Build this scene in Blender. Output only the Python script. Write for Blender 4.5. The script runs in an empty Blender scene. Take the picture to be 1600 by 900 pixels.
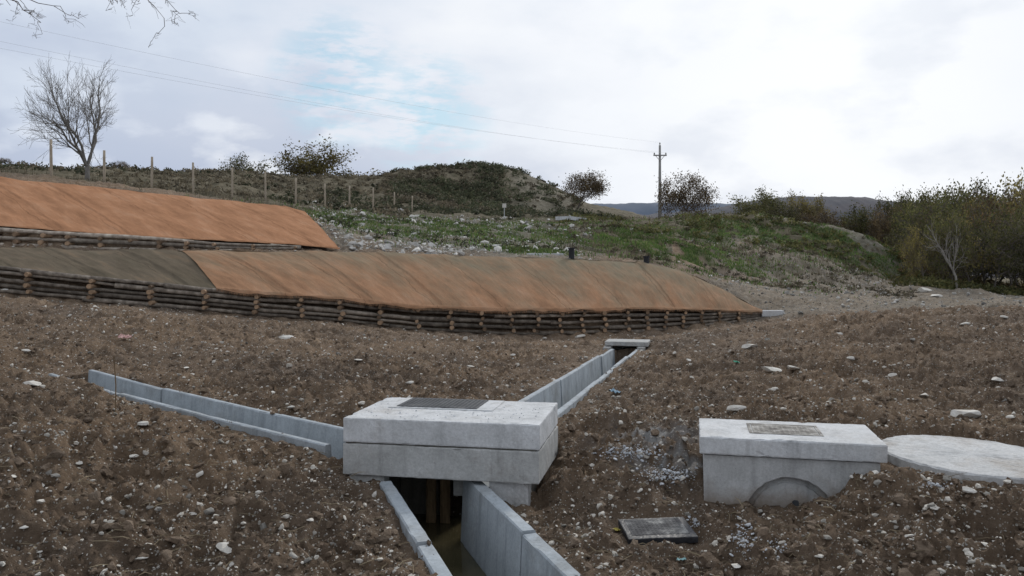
import bpy, bmesh, math, random
import numpy as np
from mathutils import Vector, Matrix
rng=np.random.default_rng(7); random.seed(7)
F=1244.4; HZ=420.; CZ=1.55
def P(px,py,d): return np.array([(px-800)/F*d, d, CZ+(HZ-py)/F*d])
scene=bpy.context.scene
# ---------------- noise
TAB=rng.random((8,256,256))
def vn(x,y,s=0):
    x=np.asarray(x,float); y=np.asarray(y,float)
    xi=np.floor(x).astype(np.int64); yi=np.floor(y).astype(np.int64)
    fx=x-xi; fy=y-yi; u=fx*fx*(3-2*fx); v=fy*fy*(3-2*fy); T=TAB[s%8]
    a=T[xi&255,yi&255]; b=T[(xi+1)&255,yi&255]; c=T[xi&255,(yi+1)&255]; d=T[(xi+1)&255,(yi+1)&255]
    return (a*(1-u)+b*u)*(1-v)+(c*(1-u)+d*u)*v
def fbm(x,y,o=4,s=0):
    r=0;a=1;t=0
    for i in range(o):
        r=r+a*vn(x,y,s+i); t+=a; a*=.5
        x,y=(x*1.6-y*1.2)+3.7,(x*1.2+y*1.6)+9.1
    return r/t
def billow(x,y,s=0): return np.abs(2*vn(x,y,s)-1)
# ---------------- materials
def newmat(name):
    m=bpy.data.materials.new(name); m.use_nodes=True
    nt=m.node_tree; b=nt.nodes['Principled BSDF']; b.inputs['Specular IOR Level'].default_value=.25
    return m,nt,b
def N(nt,t,**kw):
    n=nt.nodes.new(t)
    for k,v in kw.items(): setattr(n,k,v)
    return n
def noise(nt,co,scale,detail=6,rough=.6,mapscale=None,rot=None):
    n=N(nt,'ShaderNodeTexNoise'); n.inputs['Scale'].default_value=scale; n.inputs['Detail'].default_value=detail; n.inputs['Roughness'].default_value=rough
    if rot:
        mp=N(nt,'ShaderNodeMapping'); mp.inputs['Rotation'].default_value=rot; nt.links.new(co,mp.inputs['Vector']); co=mp.outputs['Vector']
    if mapscale:
        mp=N(nt,'ShaderNodeMapping'); mp.inputs['Scale'].default_value=mapscale; nt.links.new(co,mp.inputs['Vector']); co=mp.outputs['Vector']
    nt.links.new(co,n.inputs['Vector']); return n.outputs['Fac']
def ramp(nt,fac,stops,interp='LINEAR'):
    r=N(nt,'ShaderNodeValToRGB'); e=r.color_ramp.elements; r.color_ramp.interpolation=interp
    while len(e)<len(stops): e.new(.5)
    for i,(p,c) in enumerate(stops):
        e[i].position=p; c=(c,c,c) if isinstance(c,(int,float)) else c; e[i].color=(c[0],c[1],c[2],1)
    nt.links.new(fac,r.inputs['Fac']); return r.outputs['Color']
def mix(nt,fac,a,b,mode='MIX'):
    n=N(nt,'ShaderNodeMix',data_type='RGBA',blend_type=mode)
    for s,v in ((0,fac),(6,a),(7,b)):
        if isinstance(v,(int,float)): n.inputs[s].default_value=v if s==0 else (v,v,v,1)
        elif isinstance(v,tuple): n.inputs[s].default_value=(*v,1)
        else: nt.links.new(v,n.inputs[s])
    return n.outputs[2]
def math_(nt,op,a,b=None):
    n=N(nt,'ShaderNodeMath',operation=op)
    for i,v in enumerate((a,b)):
        if v is None: continue
        if isinstance(v,(int,float)): n.inputs[i].default_value=v
        else: nt.links.new(v,n.inputs[i])
    return n.outputs[0]
def bump(nt,b,h,strength=.5,dist=.02):
    n=N(nt,'ShaderNodeBump'); n.inputs['Strength'].default_value=strength; n.inputs['Distance'].default_value=dist
    nt.links.new(h,n.inputs['Height']); nt.links.new(n.outputs[0],b.inputs['Normal'])
def objco(nt): return N(nt,'ShaderNodeTexCoord').outputs['Object']
def island(nt): return N(nt,'ShaderNodeNewGeometry').outputs['Random Per Island']
def simple(name,stops,scale=5,rough=.85,bs=.4,bd=.01,isl=None,detail=6,mapscale=None,metal=0,orand=None):
    m,nt,b=newmat(name); co=objco(nt); f=noise(nt,co,scale,detail,.65,mapscale)
    c=ramp(nt,f,stops)
    if isl: c=mix(nt,1.0,c,ramp(nt,island(nt),isl),'MULTIPLY')
    if orand: c=mix(nt,1.0,c,ramp(nt,N(nt,'ShaderNodeObjectInfo').outputs['Random'],orand),'MULTIPLY')
    nt.links.new(c,b.inputs['Base Color']); b.inputs['Roughness'].default_value=rough; b.inputs['Metallic'].default_value=metal
    if bs: bump(nt,b,noise(nt,co,scale*5,5,.7,mapscale),bs,bd)
    return m
def concrete(name,lo,hi,bl=1.0,dirt=(.16,.13,.10),dirtamt=.5,low=None,stk=.55):
    m,nt,b=newmat(name); co=objco(nt)
    c=ramp(nt,noise(nt,co,3.2,8,.7),[(.3,lo),(.65,hi)])
    c=mix(nt,math_(nt,'MULTIPLY',ramp(nt,noise(nt,co,1.7,8,.75),[(.48,0.),(.70,1.)]),dirtamt),c,dirt)
    v=N(nt,'ShaderNodeTexVoronoi'); v.inputs['Scale'].default_value=55; nt.links.new(co,v.inputs['Vector'])
    pit=ramp(nt,v.outputs['Distance'],[(.05,.3),(.16,1.)])
    pm=ramp(nt,noise(nt,co,8,4),[(.50,0.),(.62,1.)])
    c=mix(nt,math_(nt,'MULTIPLY',pm,.8),c,mix(nt,1.0,c,pit,'MULTIPLY'))
    c=mix(nt,.5,c,mix(nt,1.0,c,ramp(nt,noise(nt,co,60,3,.8),[(.3,.65),(.7,1.2)]),'MULTIPLY'))
    st=ramp(nt,noise(nt,co,1.0,5,.6,(11,11,.9)),[(.50,1.),(.74,stk)])
    c=mix(nt,.7,c,mix(nt,1.0,c,st,'MULTIPLY'))
    if low is not None:
        s=N(nt,'ShaderNodeSeparateXYZ'); nt.links.new(co,s.inputs[0])
        h=math_(nt,'SUBTRACT',s.outputs[2],math_(nt,'MULTIPLY',noise(nt,co,7,6,.7),.22))
        c=mix(nt,ramp(nt,h,[(max(0,low-.05),.8),(low+.10,0.)]),c,(.20,.15,.105))
    nt.links.new(c,b.inputs['Base Color']); b.inputs['Roughness'].default_value=.9
    bump(nt,b,math_(nt,'ADD',noise(nt,co,25,8,.75),math_(nt,'MULTIPLY',pit,.5)),.45*bl,.010)
    return m
M_conc=concrete('concrete_weathered',(.32,.32,.305),(.49,.49,.475),1,(.20,.165,.13),.65)
M_conc2=concrete('concrete_light',(.45,.455,.45),(.63,.635,.635),1,(.28,.245,.20),.6,None,.65)
M_body=concrete('concrete_body',(.36,.36,.35),(.54,.54,.53),1,(.24,.20,.155),.65,.10)
M_chan=concrete('concrete_channel_skytint',(.28,.31,.33),(.40,.435,.46),.6,(.14,.125,.10),.6)  # blue light of the sky on the inner faces is put into this colour
M_cin=concrete('concrete_dark',(.10,.095,.08),(.17,.16,.14),1)  # darker concrete for inner walls, slab joint and culvert back
M_iron=simple('cast_iron',[(.3,(.03,.032,.036)),(.6,(.06,.063,.068)),(.78,(.16,.155,.14))],9,.6,.5,.005)
M_irond=simple('dusty_iron',[(.35,(.12,.11,.10)),(.5,(.24,.225,.20)),(.68,(.46,.44,.41))],14,.85,.9,.01)
M_plas=simple('black_plastic',[(.4,(.018,.019,.022)),(.7,(.045,.045,.05))],7,.5,.3,.004,detail=9)
M_dustp=simple('dusty_plastic',[(.40,(.03,.03,.034)),(.55,(.085,.085,.086)),(.70,(.30,.295,.28))],11,.8,.5,.006,detail=10)
M_log=simple('log_bark',[(.3,(.08,.064,.05)),(.5,(.18,.15,.12)),(.7,(.34,.29,.235))],6,.9,.8,.02,orand=[(0,.5),(.6,.9),(1,1.3)])
M_logp=simple('pale_log_bark',[(.3,(.16,.13,.10)),(.5,(.31,.26,.21)),(.7,(.47,.42,.34))],6,.9,.8,.02,orand=[(0,.6),(1,1.3)])
M_end=simple('cut_log_end',[(.3,(.20,.13,.08)),(.7,(.40,.27,.17))],8,.85,.4,.01,orand=[(0,.35),(.4,.85),(1,1.2)])
M_post=simple('post_wood',[(.3,(.26,.21,.155)),(.7,(.44,.37,.28))],4,.9,.5,.02,mapscale=(6,6,.6))
M_bark=simple('tree_bark',[(.3,(.08,.07,.06)),(.7,(.19,.165,.14))],4,.95,.5,.03)
M_barkl=simple('pale_bark',[(.3,(.17,.155,.135)),(.7,(.32,.295,.26))],4,.95,.5,.03)
M_barkm=simple('grey_bark',[(.3,(.11,.10,.09)),(.7,(.24,.22,.195))],4,.95,.5,.03)
M_twig=simple('twig_bark',[(.3,(.10,.082,.07)),(.7,(.19,.16,.14))],4,.95,0)
M_stone=simple('limestone',[(.3,(.44,.40,.34)),(.55,(.60,.56,.49)),(.75,(.72,.69,.63))],9,.9,.6,.01,isl=[(0,.26),(.4,.75),(1,1.15)])
M_gst=simple('grey_gravel',[(.3,(.24,.225,.20)),(.55,(.36,.34,.305)),(.75,(.50,.48,.44))],9,.9,.6,.01,isl=[(0,.3),(.5,.7),(1,1.25)])
M_rub=simple('white_rubble',[(.3,(.46,.43,.38)),(.55,(.62,.59,.54)),(.75,(.74,.72,.68))],5,.9,.6,.02,isl=[(0,.4),(.5,.8),(1,1.15)])
M_stonew=simple('white_limestone',[(.3,(.46,.42,.36)),(.55,(.60,.57,.51)),(.75,(.70,.68,.64))],14,.9,.7,.01)
M_crumb=simple('mortar_crumbs',[(.3,(.38,.39,.40)),(.7,(.56,.58,.60))],20,.9,.3,.01)
M_straw=simple('dead_stalks',[(.3,(.15,.115,.07)),(.7,(.33,.265,.17))],4,.9,0,isl=[(0,.5),(1,1.2)])
M_wire=simple('wire_metal',[(.3,(.50,.51,.52)),(.7,(.58,.59,.60))],4,.6,0)
M_pipe=simple('black_pipe',[(.3,(.012,.012,.014)),(.7,(.03,.03,.035))],4,.5,.2,.005)
M_pole=simple('pole_concrete',[(.3,(.20,.19,.175)),(.7,(.30,.29,.27))],3,.9,.2,.02)
def leafmat(name,a,bb,c,sc=.6):
    m,nt,b=newmat(name); co=objco(nt)
    col=ramp(nt,island(nt),[(0,a),(.5,bb),(1,c)])
    col=mix(nt,1.,col,ramp(nt,noise(nt,co,sc,3),[(.35,.5),(.65,1.35)]),'MULTIPLY')
    col=mix(nt,1.,col,ramp(nt,N(nt,'ShaderNodeObjectInfo').outputs['Random'],[(0,.65),(1,1.3)]),'MULTIPLY')
    nt.links.new(col,b.inputs['Base Color']); b.inputs['Roughness'].default_value=.8
    tr=N(nt,'ShaderNodeBsdfTranslucent'); nt.links.new(col,tr.inputs[0])
    mx=N(nt,'ShaderNodeMixShader'); mx.inputs[0].default_value=.3
    nt.links.new(b.outputs[0],mx.inputs[1]); nt.links.new(tr.outputs[0],mx.inputs[2])
    nt.links.new(mx.outputs[0],nt.nodes['Material Output'].inputs[0]); return m
M_lolive=leafmat('leaves_olive',(.06,.068,.026),(.11,.11,.040),(.165,.145,.056))
M_lbrown=leafmat('leaves_brown',(.085,.062,.034),(.14,.10,.052),(.20,.145,.07))
M_lrust=leafmat('leaves_rust',(.085,.058,.03),(.145,.098,.048),(.20,.14,.065))
M_lyel=leafmat('leaves_yellow',(.14,.12,.042),(.235,.19,.065),(.15,.135,.05))
M_lgreen=leafmat('leaves_dark_green',(.042,.052,.028),(.070,.078,.042),(.12,.112,.07))
M_lgrey=leafmat('leaves_dry',(.085,.07,.048),(.14,.118,.08),(.21,.18,.125))
M_grass=leafmat('grass_blades',(.055,.105,.026),(.10,.165,.04),(.20,.19,.09),.3)
# ---------------- mesh helpers
def raw_mesh(name,V,Fa):
    V=np.asarray(V,np.float32); Fa=np.asarray(Fa,np.int32); k=Fa.shape[1]
    me=bpy.data.meshes.new(name); me.vertices.add(len(V)); me.vertices.foreach_set('co',V.ravel())
    me.loops.add(Fa.size); me.loops.foreach_set('vertex_index',Fa.ravel())
    me.polygons.add(len(Fa)); me.polygons.foreach_set('loop_start',np.arange(0,Fa.size,k,dtype=np.int32))
    try: me.polygons.foreach_set('loop_total',np.full(len(Fa),k,np.int32))
    except Exception: pass
    me.update(calc_edges=True); return me
def link(o): scene.collection.objects.link(o); return o
def meta(o,label=None,category=None,group=None,kind=None):
    for k,v in (('label',label),('category',category),('group',group),('kind',kind)):
        if v: o[k]=v
    return o
def obj(name,me,mat=None,smooth=False,parent=None,**kw):
    if mat and not me.materials: me.materials.append(mat)
    me.polygons.foreach_set('use_smooth',np.full(len(me.polygons),bool(smooth)))
    o=link(bpy.data.objects.new(name,me))
    if parent: o.parent=parent
    return meta(o,**kw)
def empty(name,loc=(0,0,0),rz=0,**kw):
    o=link(bpy.data.objects.new(name,None)); o.location=loc; o.rotation_euler=(0,0,rz); o.empty_display_size=.2
    return meta(o,**kw)
def fixn(me,dist=None):
    bm=bmesh.new(); bm.from_mesh(me)
    if dist: bmesh.ops.remove_doubles(bm,verts=bm.verts,dist=dist)
    bmesh.ops.recalc_face_normals(bm,faces=bm.faces); bm.to_mesh(me); bm.free(); return me
class MB:
    def __init__(s): s.V=[];s.F=[];s.n=0
    def add(s,V,Fc):
        s.V.append(np.asarray(V,float)); s.F+= [tuple(int(i)+s.n for i in f) for f in Fc]; s.n+=len(V)
    def tube(s,pts,rad,sides=6,cap=True,jit=0):
        pts=np.asarray(pts,float); n=len(pts); rad=np.broadcast_to(rad,(n,)); V=[]
        d=pts[-1]-pts[0]; d=d/(np.linalg.norm(d)+1e-9)
        up=np.array([0,0,1.]) if abs(d[2])<.9 else np.array([1.,0,0])
        for i in range(n):
            t=pts[min(i+1,n-1)]-pts[max(i-1,0)]; t=t/(np.linalg.norm(t)+1e-9)
            a=np.cross(t,up); a/=np.linalg.norm(a)+1e-9; b=np.cross(a,t)
            for k in range(sides):
                an=2*math.pi*k/sides; r=rad[i]*(1+jit*random.uniform(-1,1)); V.append(pts[i]+r*(a*math.cos(an)+b*math.sin(an)))
        Fc=[(i*sides+k,i*sides+(k+1)%sides,(i+1)*sides+(k+1)%sides,(i+1)*sides+k) for i in range(n-1) for k in range(sides)]
        if cap: Fc.append(tuple(range(sides))[::-1]); Fc.append(tuple((n-1)*sides+k for k in range(sides)))
        s.add(V,Fc)
    def box(s,x0,x1,y0,y1,z0,z1):
        V=[(x,y,z) for z in (z0,z1) for y in (y0,y1) for x in (x0,x1)]
        s.add(V,[(0,2,3,1),(4,5,7,6),(0,1,5,4),(2,6,7,3),(0,4,6,2),(1,3,7,5)])
    def mesh(s,name):
        me=bpy.data.meshes.new(name); me.from_pydata(np.concatenate(s.V).tolist(),[],s.F); me.update(); return me
def rough_box_mesh(name,x0,x1,y0,y1,z0,z1,bev=.008,amp=.0012,cuts=14,chip=.008,seed=0,pc=.08):
    bm=bmesh.new(); bmesh.ops.create_cube(bm,size=1)
    for v in bm.verts: v.co=Vector((x0+(v.co.x+.5)*(x1-x0),y0+(v.co.y+.5)*(y1-y0),z0+(v.co.z+.5)*(z1-z0)))
    L=max(x1-x0,y1-y0,z1-z0)
    for ax in range(3):
        a,b=[(x0,x1),(y0,y1),(z0,z1)][ax]; n=max(1,int((b-a)/L*cuts*2.2)); 
        for i in range(1,n):
            co=[0,0,0]; co[ax]=a+(b-a)*i/n; no=[0,0,0]; no[ax]=1
            bmesh.ops.bisect_plane(bm,geom=bm.verts[:]+bm.edges[:]+bm.faces[:],plane_co=co,plane_no=no)
    sharp=[e for e in bm.edges if len(e.link_faces)==2 and e.calc_face_angle()>.5]
    bmesh.ops.bevel(bm,geom=sharp,offset=bev,segments=2,affect='EDGES',profile=.6)
    r=random.Random(seed); c=Vector(((x0+x1)/2,(y0+y1)/2,(z0+z1)/2))
    for v in bm.verts:
        n=sum([(v.co.x-x0<bev*1.5)or(x1-v.co.x<bev*1.5),(v.co.y-y0<bev*1.5)or(y1-v.co.y<bev*1.5),(v.co.z-z0<bev*1.5)or(z1-v.co.z<bev*1.5)])
        v.co+=Vector((r.uniform(-1,1),r.uniform(-1,1),r.uniform(-1,1)))*amp
        if n>=2 and r.random()<pc:
            dd=Vector((c.x-v.co.x if abs(v.co.x-c.x)>(x1-x0)/2-bev*2 else 0,c.y-v.co.y if abs(v.co.y-c.y)>(y1-y0)/2-bev*2 else 0,c.z-v.co.z if abs(v.co.z-c.z)>(z1-z0)/2-bev*2 else 0))
            dd=Vector([math.copysign(1,q) if abs(q)>1e-6 else 0 for q in dd]); v.co+=dd*r.random()*chip
    me=bpy.data.meshes.new(name); bm.to_mesh(me); bm.free(); return me

# ---------------- curves
def crv(L): 
    A=np.array(L,float)
    return lambda px:P(px,np.interp(px,A[:,0],A[:,1]),np.interp(px,A[:,0],A[:,2]))
WALL=[(-120,406,447,18.4),(0,418,457,19),(145,434,470,19.3),(322,451,485,20),(403,459,493,20.2),(535,468,503,20.8),(655,481,515,21.5),(800,485,522,22.3),(900,485,523,23),(1000,483,519,24),(1100,485,510,25.5),(1192,488,496,27)]
wtop=crv([(a,b,d) for a,b,c,d in WALL]); wbot=crv([(a,c,d) for a,b,c,d in WALL])
LTOP=[(-120,382,21.2),(0,385,21.6),(285,390,22.5),(530,392,24),(700,397,25.5),(900,403,27),(1000,408,28),(1060,420,28.2),(1100,437,28),(1192,485,27.3)]
ltop=crv(LTOP)
UW=[(-120,351,380,23.2),(22,359,384,23.5),(150,368,388,23.8),(300,377,391,24.3),(470,385,393,25)]
uwt=crv([(a,b,d) for a,b,c,d in UW]); uwb=crv([(a,c,d) for a,b,c,d in UW])
ubot=crv([(-120,348,23.5),(26,356,23.8),(150,366,24.1),(300,375,24.6),(460,383,25.2),(530,390,25.5)])
utop=crv([(-120,264,29),(0,275,29),(170,293,29.5),(330,310,30),(430,318,31),(474,329,30.5)])
def loft(fb,ft,pb,pt,n,m,bulge=.12):
    G=np.zeros((n,m,3))
    for i in range(n):
        t=i/(n-1); a=fb(pb[0]+(pb[1]-pb[0])*t); b=ft(pt[0]+(pt[1]-pt[0])*t)
        v=np.linspace(0,1,m)[:,None]; G[i]=a*(1-v)+b*v; G[i,:,2]+=bulge*np.sin(math.pi*v[:,0])
    return G
# ---------------- channels
def seg_dist(x,y,pl):
    best=np.full(x.shape,1e9)
    for (a,b) in zip(pl[:-1],pl[1:]):
        ax,ay=a;bx,by=b; dx,dy=bx-ax,by-ay; t=np.clip(((x-ax)*dx+(y-ay)*dy)/(dx*dx+dy*dy),0,1)
        best=np.minimum(best,np.hypot(x-ax-t*dx,y-ay-t*dy))
    return best
CH=[dict(pl=[(-.06,5.9),(.33,7.5),(2.12,15.0)],w=.40,t=.06,h=.45,z=[-1.20,-1.25,-1.50]),
    dict(pl=[(-.55,5.16),(.19,2.9)],w=.47,t=.08,h=.5,z=[-1.36,-1.36]),
    dict(pl=[(-1.10,5.52),(-2.0,6.27),(-3.5,7.55),(-4.80,8.68)],w=.36,t=.05,h=.4,z=[-1.19,-1.18,-1.155,-1.11])]
for c in CH: c['cut']=list(c['pl'])
CH[2]['cut'][-1]=(-4.68,8.57)
# ---------------- control points
C=[]
def cp(px,py,d,dz=0): p=P(px,py,d); C.append((p[0],p[1],p[2]+dz))
for t in [(0,900,3.0),(0,700,4.5),(0,600,6.5),(0,545,9),(0,500,12),(-150,480,14),(-300,700,4.5),(300,900,3.2),(300,750,4.4),(150,640,6.0),(100,582,7.7),(450,732,4.9),(510,738,4.95),(560,765,4.8),(585,800,4.5),(560,900,3.5),(600,950,3.0),(380,700,5.3),(280,672,6),
 (120,553,9.8),(70,560,9.2),(250,575,8.3),(400,615,7.3),(550,640,6.5),(700,600,8.8),(800,602,8.6),(900,560,13),(400,540,12),(600,540,13),(700,530,16),(300,500,16),(500,510,17.5),(150,485,15),
 (905,660,6.3),(890,700,5.75),(875,760,5.05),(842,815,4.7),(900,815,4.5),(900,950,3.3),(980,900,3.6),(1080,812,4.55),(1092,806,4.65),(1160,808,4.5),(1240,800,4.45),(1300,772,4.42),(1380,740,4.42),(1420,772,4.2),(1520,782,4.2),(1400,900,3.3),(1600,900,3.0),(1620,770,4.25),(1200,900,3.4),
 (1250,640,6),(1390,680,5.5),(1530,672,5.9),(1650,650,6),(1050,645,6.7),(1000,600,8.5),(1200,570,9.5),(1400,560,10),(1600,545,10.2),(1050,545,13),(1020,565,11),(1150,517,15),(1300,495,16),(1450,488,16),(1620,488,15.5),(1800,480,14),
 (1100,520,19),(1300,505,20),(1500,500,20),(1700,495,20),(1250,488,26),(1300,472,32),(1450,478,32),(1600,478,30),(1750,478,30),(1130,433,40),(1200,436,42),(1300,442,42),(1400,438,50),(1500,452,42),(1600,468,42),(1750,470,42),
 (900,349,55),(1000,341,58),(1100,340,58),(1180,340,58),(1260,346,58),(1330,362,55),(1400,388,55),(1440,428,55),(1050,425,34),(1000,388,40),(1100,392,42),(1250,403,46),(1300,420,46),(950,375,42),
 (1010,412,30),(900,402,29.5),
 (530,391,26),(600,382,30),(620,360,38),(600,345,46),(700,392,29),(750,370,38),(750,347,52),(840,396,31),(850,370,42),(530,345,38),(560,368,32),
 (0,262,70),(-200,258,70),(200,268,75),(400,275,80),(600,280,90),(0,272,48),(-200,265,48),(300,294,55),(560,300,75),(640,300,85),
 (630,273,100),(680,264,100),(740,259,100),(800,268,100),(850,292,95),(890,330,85),(740,300,88),(740,330,75),(820,335,72),(900,347,70),
 (1460,450,60),(1600,460,60),(1800,460,60),(1500,450,80),(1700,450,80),(1900,450,90),(1300,400,75),(1000,370,80),(1150,370,85)]: cp(*t)
for px in (-300,-100,100,300,500,700,900,1100,1300,1500,1700,1900):
    C.append(((px-800)/F*135,135,CZ+(3 if px<1000 else -2))); C.append(((px-800)/F*165,165,CZ-4))
for x in np.linspace(-30,30,9): C.append((x,-12,CZ-1.3)); C.append((x*.3,0,CZ-1.3+ (-.08 if abs(x)<3 else .05)))
POST=[(80,218,278,32),(163,235,290,35),(237,245,300,37),(302,254,308,39),(363,262,312,42),(415,268,318,45),(462,278,320,48),(508,287,325,51),(546,290,328,54),(583,293,331,57),(616,300,333,60),(644,306,335,63)]
for p in POST: cp(p[0],p[2],p[3])
for px in range(-120,1193,36):
    b=wbot(px); t=wtop(px)
    C.append((b[0],b[1]-.45,b[2]-.05)); C.append((b[0],b[1]+.10,b[2]-.05)); C.append((t[0],t[1]+.34,t[2]-.04))
for px in range(-120,471,59):
    b=uwb(px); t=uwt(px); C.append((b[0],b[1]-.15,b[2]-.06)); C.append((b[0],b[1]+.06,b[2]-.04)); C.append((t[0],t[1]+.3,t[2]-.05))
GL=loft(wtop,ltop,(-120,1190),(-120,1190),24,6,.03); 
GU=loft(ubot,utop,(-120,530),(-120,474),14,6,.04)
for G in (GL[:,1:],GU[:,1:]):
    for q in G.reshape(-1,3): C.append((q[0],q[1],q[2]-.16))
for ci,c in enumerate(CH):
    pl=c['pl']
    for (a,b,za,zb) in zip(pl[:-1],pl[1:],c['z'][:-1],c['z'][1:]):
        L=math.dist(a,b); n=max(2,int(L/.9)); ux,uy=(b[0]-a[0])/L,(b[1]-a[1])/L; hw=c['w']/2+c['t']+.12
        for i in range(n+1):
            t=i/n; x=a[0]+(b[0]-a[0])*t; y=a[1]+(b[1]-a[1])*t; z=CZ+za+(zb-za)*t-.045
            for sgn in (-1,1): C.append((x-uy*hw*sgn,y+ux*hw*sgn,z-(.05 if ci==1 and sgn==1 else 0)-(.01 if ci==2 else 0)))
C=np.array(C)
keep=[]
for i,p in enumerate(C):
    if all((C[j,0]-p[0])**2+(C[j,1]-p[1])**2>.01 for j in keep): keep.append(i)
C=C[keep]; n=len(C)
D=np.hypot(C[:,None,0]-C[None,:,0],C[:,None,1]-C[None,:,1])
A=np.zeros((n+1,n+1)); A[:n,:n]=D+ -np.eye(n)*0.02; A[:n,n]=1; A[n,:n]=1
Wt=np.linalg.solve(A,np.append(C[:,2],0))
def base_h(x,y):
    out=np.empty(x.size); xf=x.ravel(); yf=y.ravel()
    for i in range(0,xf.size,20000):
        sx=xf[i:i+20000,None]-C[None,:,0]; sy=yf[i:i+20000,None]-C[None,:,1]
        out[i:i+20000]=np.sqrt(sx*sx+sy*sy)@Wt[:n]+Wt[n]
    return out.reshape(x.shape)
def inpoly(x,y,poly):
    r=np.zeros(x.shape,bool); j=len(poly)-1
    for i in range(len(poly)):
        xi,yi=poly[i][:2]; xj,yj=poly[j][:2]
        if abs(yj-yi)>1e-9:
            c=((yi>y)!=(yj>y))&(x<(xj-xi)*(y-yi)/(yj-yi)+xi); r^=c
        j=i
    return r
def foot(G): return list(G[:,0])+list(G[-1,:])+list(G[::-1,-1])+list(G[0,::-1])
fpL=foot(GL); fpU=foot(GU)
BOXC=(-.394,5.437); BROT=-math.radians(11.5)
B2=(1.71,4.98); r2=-math.radians(12.8); DISC=(2.84,4.92); DR=.53
CVR=(.785,4.31); CVZ=CZ-1.435   # loose cover
def loc2(x,y,c,rot):
    ca,sa=math.cos(rot),math.sin(rot); dx=x-c[0]; dy=y-c[1]; return dx*ca+dy*sa,-dx*sa+dy*ca
def terrain(x,y):
    x=np.asarray(x,float); y=np.asarray(y,float); z=base_h(x,y)
    far=np.clip((y-150)/60,0,1); z=z*(1-far)+(CZ-14+6*fbm(x/200,y/200,3,2))*far
    inn=inpoly(x,y,fpL)|inpoly(x,y,fpU)
    amp=np.where(inn,.12,1.)
    cd=np.full(x.shape,1e9)
    for c in CH: cd=np.minimum(cd,seg_dist(x,y,c['pl'])-c['w']/2-c['t'])
    amp=amp*np.clip(.4+cd*1.4,.4,1)
    u2,v2=loc2(x,y,B2,r2); amp=amp*np.where((np.abs(u2)<.6)&(np.abs(v2)<.5),.45,1)
    fade=np.clip(1-(y-20)/25,0.1,1)
    m=.35+1.4*fbm(x*.5,y*.5,2,5)
    wx=x+.07*(vn(x*7,y*7,1)-.5)+.025*(vn(x*23,y*23,2)-.5); wy=y+.07*(vn(x*7+9,y*7,3)-.5)+.025*(vn(x*23+5,y*23,4)-.5)
    c1=1-billow(wx*5.2,wy*5.2+7,3); c2=1-billow(wx*10.5,wy*10.5,4); c3=1-billow(wx*21,wy*21,6)
    soil=(fbm(x*1.1,y*1.1,3,1)-.5)*.22+(billow(wx*2.6+3,wy*2.6,2)-.4)*.08*m+(c1**1.8-.35)*.07*m+(c2**1.8-.35)*.055*m+(c3**1.4-.4)*.034+(vn(x*50,y*50,7)-.5)*.022+(vn(x*31,y*31,5)-.5)*.030
    hill=(fbm(x*.22,y*.22,4,3)-.5)*1.1*np.clip((y-33)/30,0,1)+(fbm(x*.9,y*.9,3,0)-.5)*.6*np.clip((y-28)/15,0,1)
    nearwall=np.clip(np.abs(y-np.interp(800+F*x/np.maximum(y,.5),[w[0] for w in WALL],[w[3] for w in WALL]))/1.,.3,1)
    z=z+amp*(soil*nearwall*np.where(y<30,1,fade+.3))+np.where(inn,0,hill)
    for c in CH:
        ds=seg_dist(x,y,c['cut']); ins=ds<(c['w']/2+c['t']*.6)
        fl=CZ+min(c['z'])-c['h']-.12; z=np.where(ins,np.minimum(z,fl),z)
    u,v=loc2(x,y,BOXC,BROT)
    z=np.where((np.abs(u)<.55)&(np.abs(v)<.37),np.minimum(z,CZ-2.1),z)
    z=np.where((u>-.635)&(u<.665)&(np.abs(v)<.43),np.minimum(z,CZ-1.34),z)
    z=np.where((np.abs(u2)<.49)&(np.abs(v2)<.27),np.minimum(z,CZ-1.5),z)
    z=np.where((u2>-.6)&(u2<.34)&(v2<=-.27)&(v2>-.48),np.minimum(z,CZ-1.43+.16*np.clip(u2-.05,0,1)+.05*vn(x*20,y*20,1)),z)
    dr=np.hypot(x-DISC[0],y-DISC[1]); z=np.where(dr<DR+.10,np.minimum(z,CZ-1.200+.03*vn(x*9,y*9,1)),z)
    # levelled bed for the loose cover, lowered in front of it
    k=np.clip(1-(np.maximum(np.abs(x-CVR[0])-.20,np.abs(y-CVR[1]+.06)-.24))/.12,0,1)
    z=z*(1-k)+k*np.minimum(z,CVZ-.004+.018*(vn(x*30,y*30,2)-.6))
    return z
def ray(px,py,d0=2.2,d1=60):
    d=np.geomspace(d0,d1,500); x=(px-800)/F*d; zr=CZ+(HZ-py)/F*d; h=terrain(x,d)
    i=np.argmax(h>=zr); 
    return x[i],d[i],h[i]
# ---------------- terrain sheet
ys=np.concatenate([np.linspace(-14,1.4,24),np.geomspace(1.5,60,820),np.geomspace(60.5,170,150)[0:],np.geomspace(175,4200,45)])
us=np.linspace(-1,1,920); us=np.sign(us)*(np.abs(us)*.7+.3*np.abs(us)**3)
X=us[None,:]*(5+np.maximum(ys,0)[:,None]*1.05); Y=np.repeat(ys[:,None],len(us),1)
Z=terrain(X,Y)
R_,Cn=X.shape; idx=np.arange(R_*Cn).reshape(R_,Cn)
Fq=np.stack([idx[:-1,:-1],idx[:-1,1:],idx[1:,1:],idx[1:,:-1]],-1).reshape(-1,4)
tm=raw_mesh('ground',np.stack([X,Y,Z],-1).reshape(-1,3),Fq)
PX=800+F*X/np.maximum(Y,.5); nz=fbm(X*.5,Y*.5,4,1); nzf=fbm(X*1.3,Y*1.3,4,6)
def sm(a,lo,hi): return np.clip((a-lo)/(hi-lo),0,1)
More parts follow.
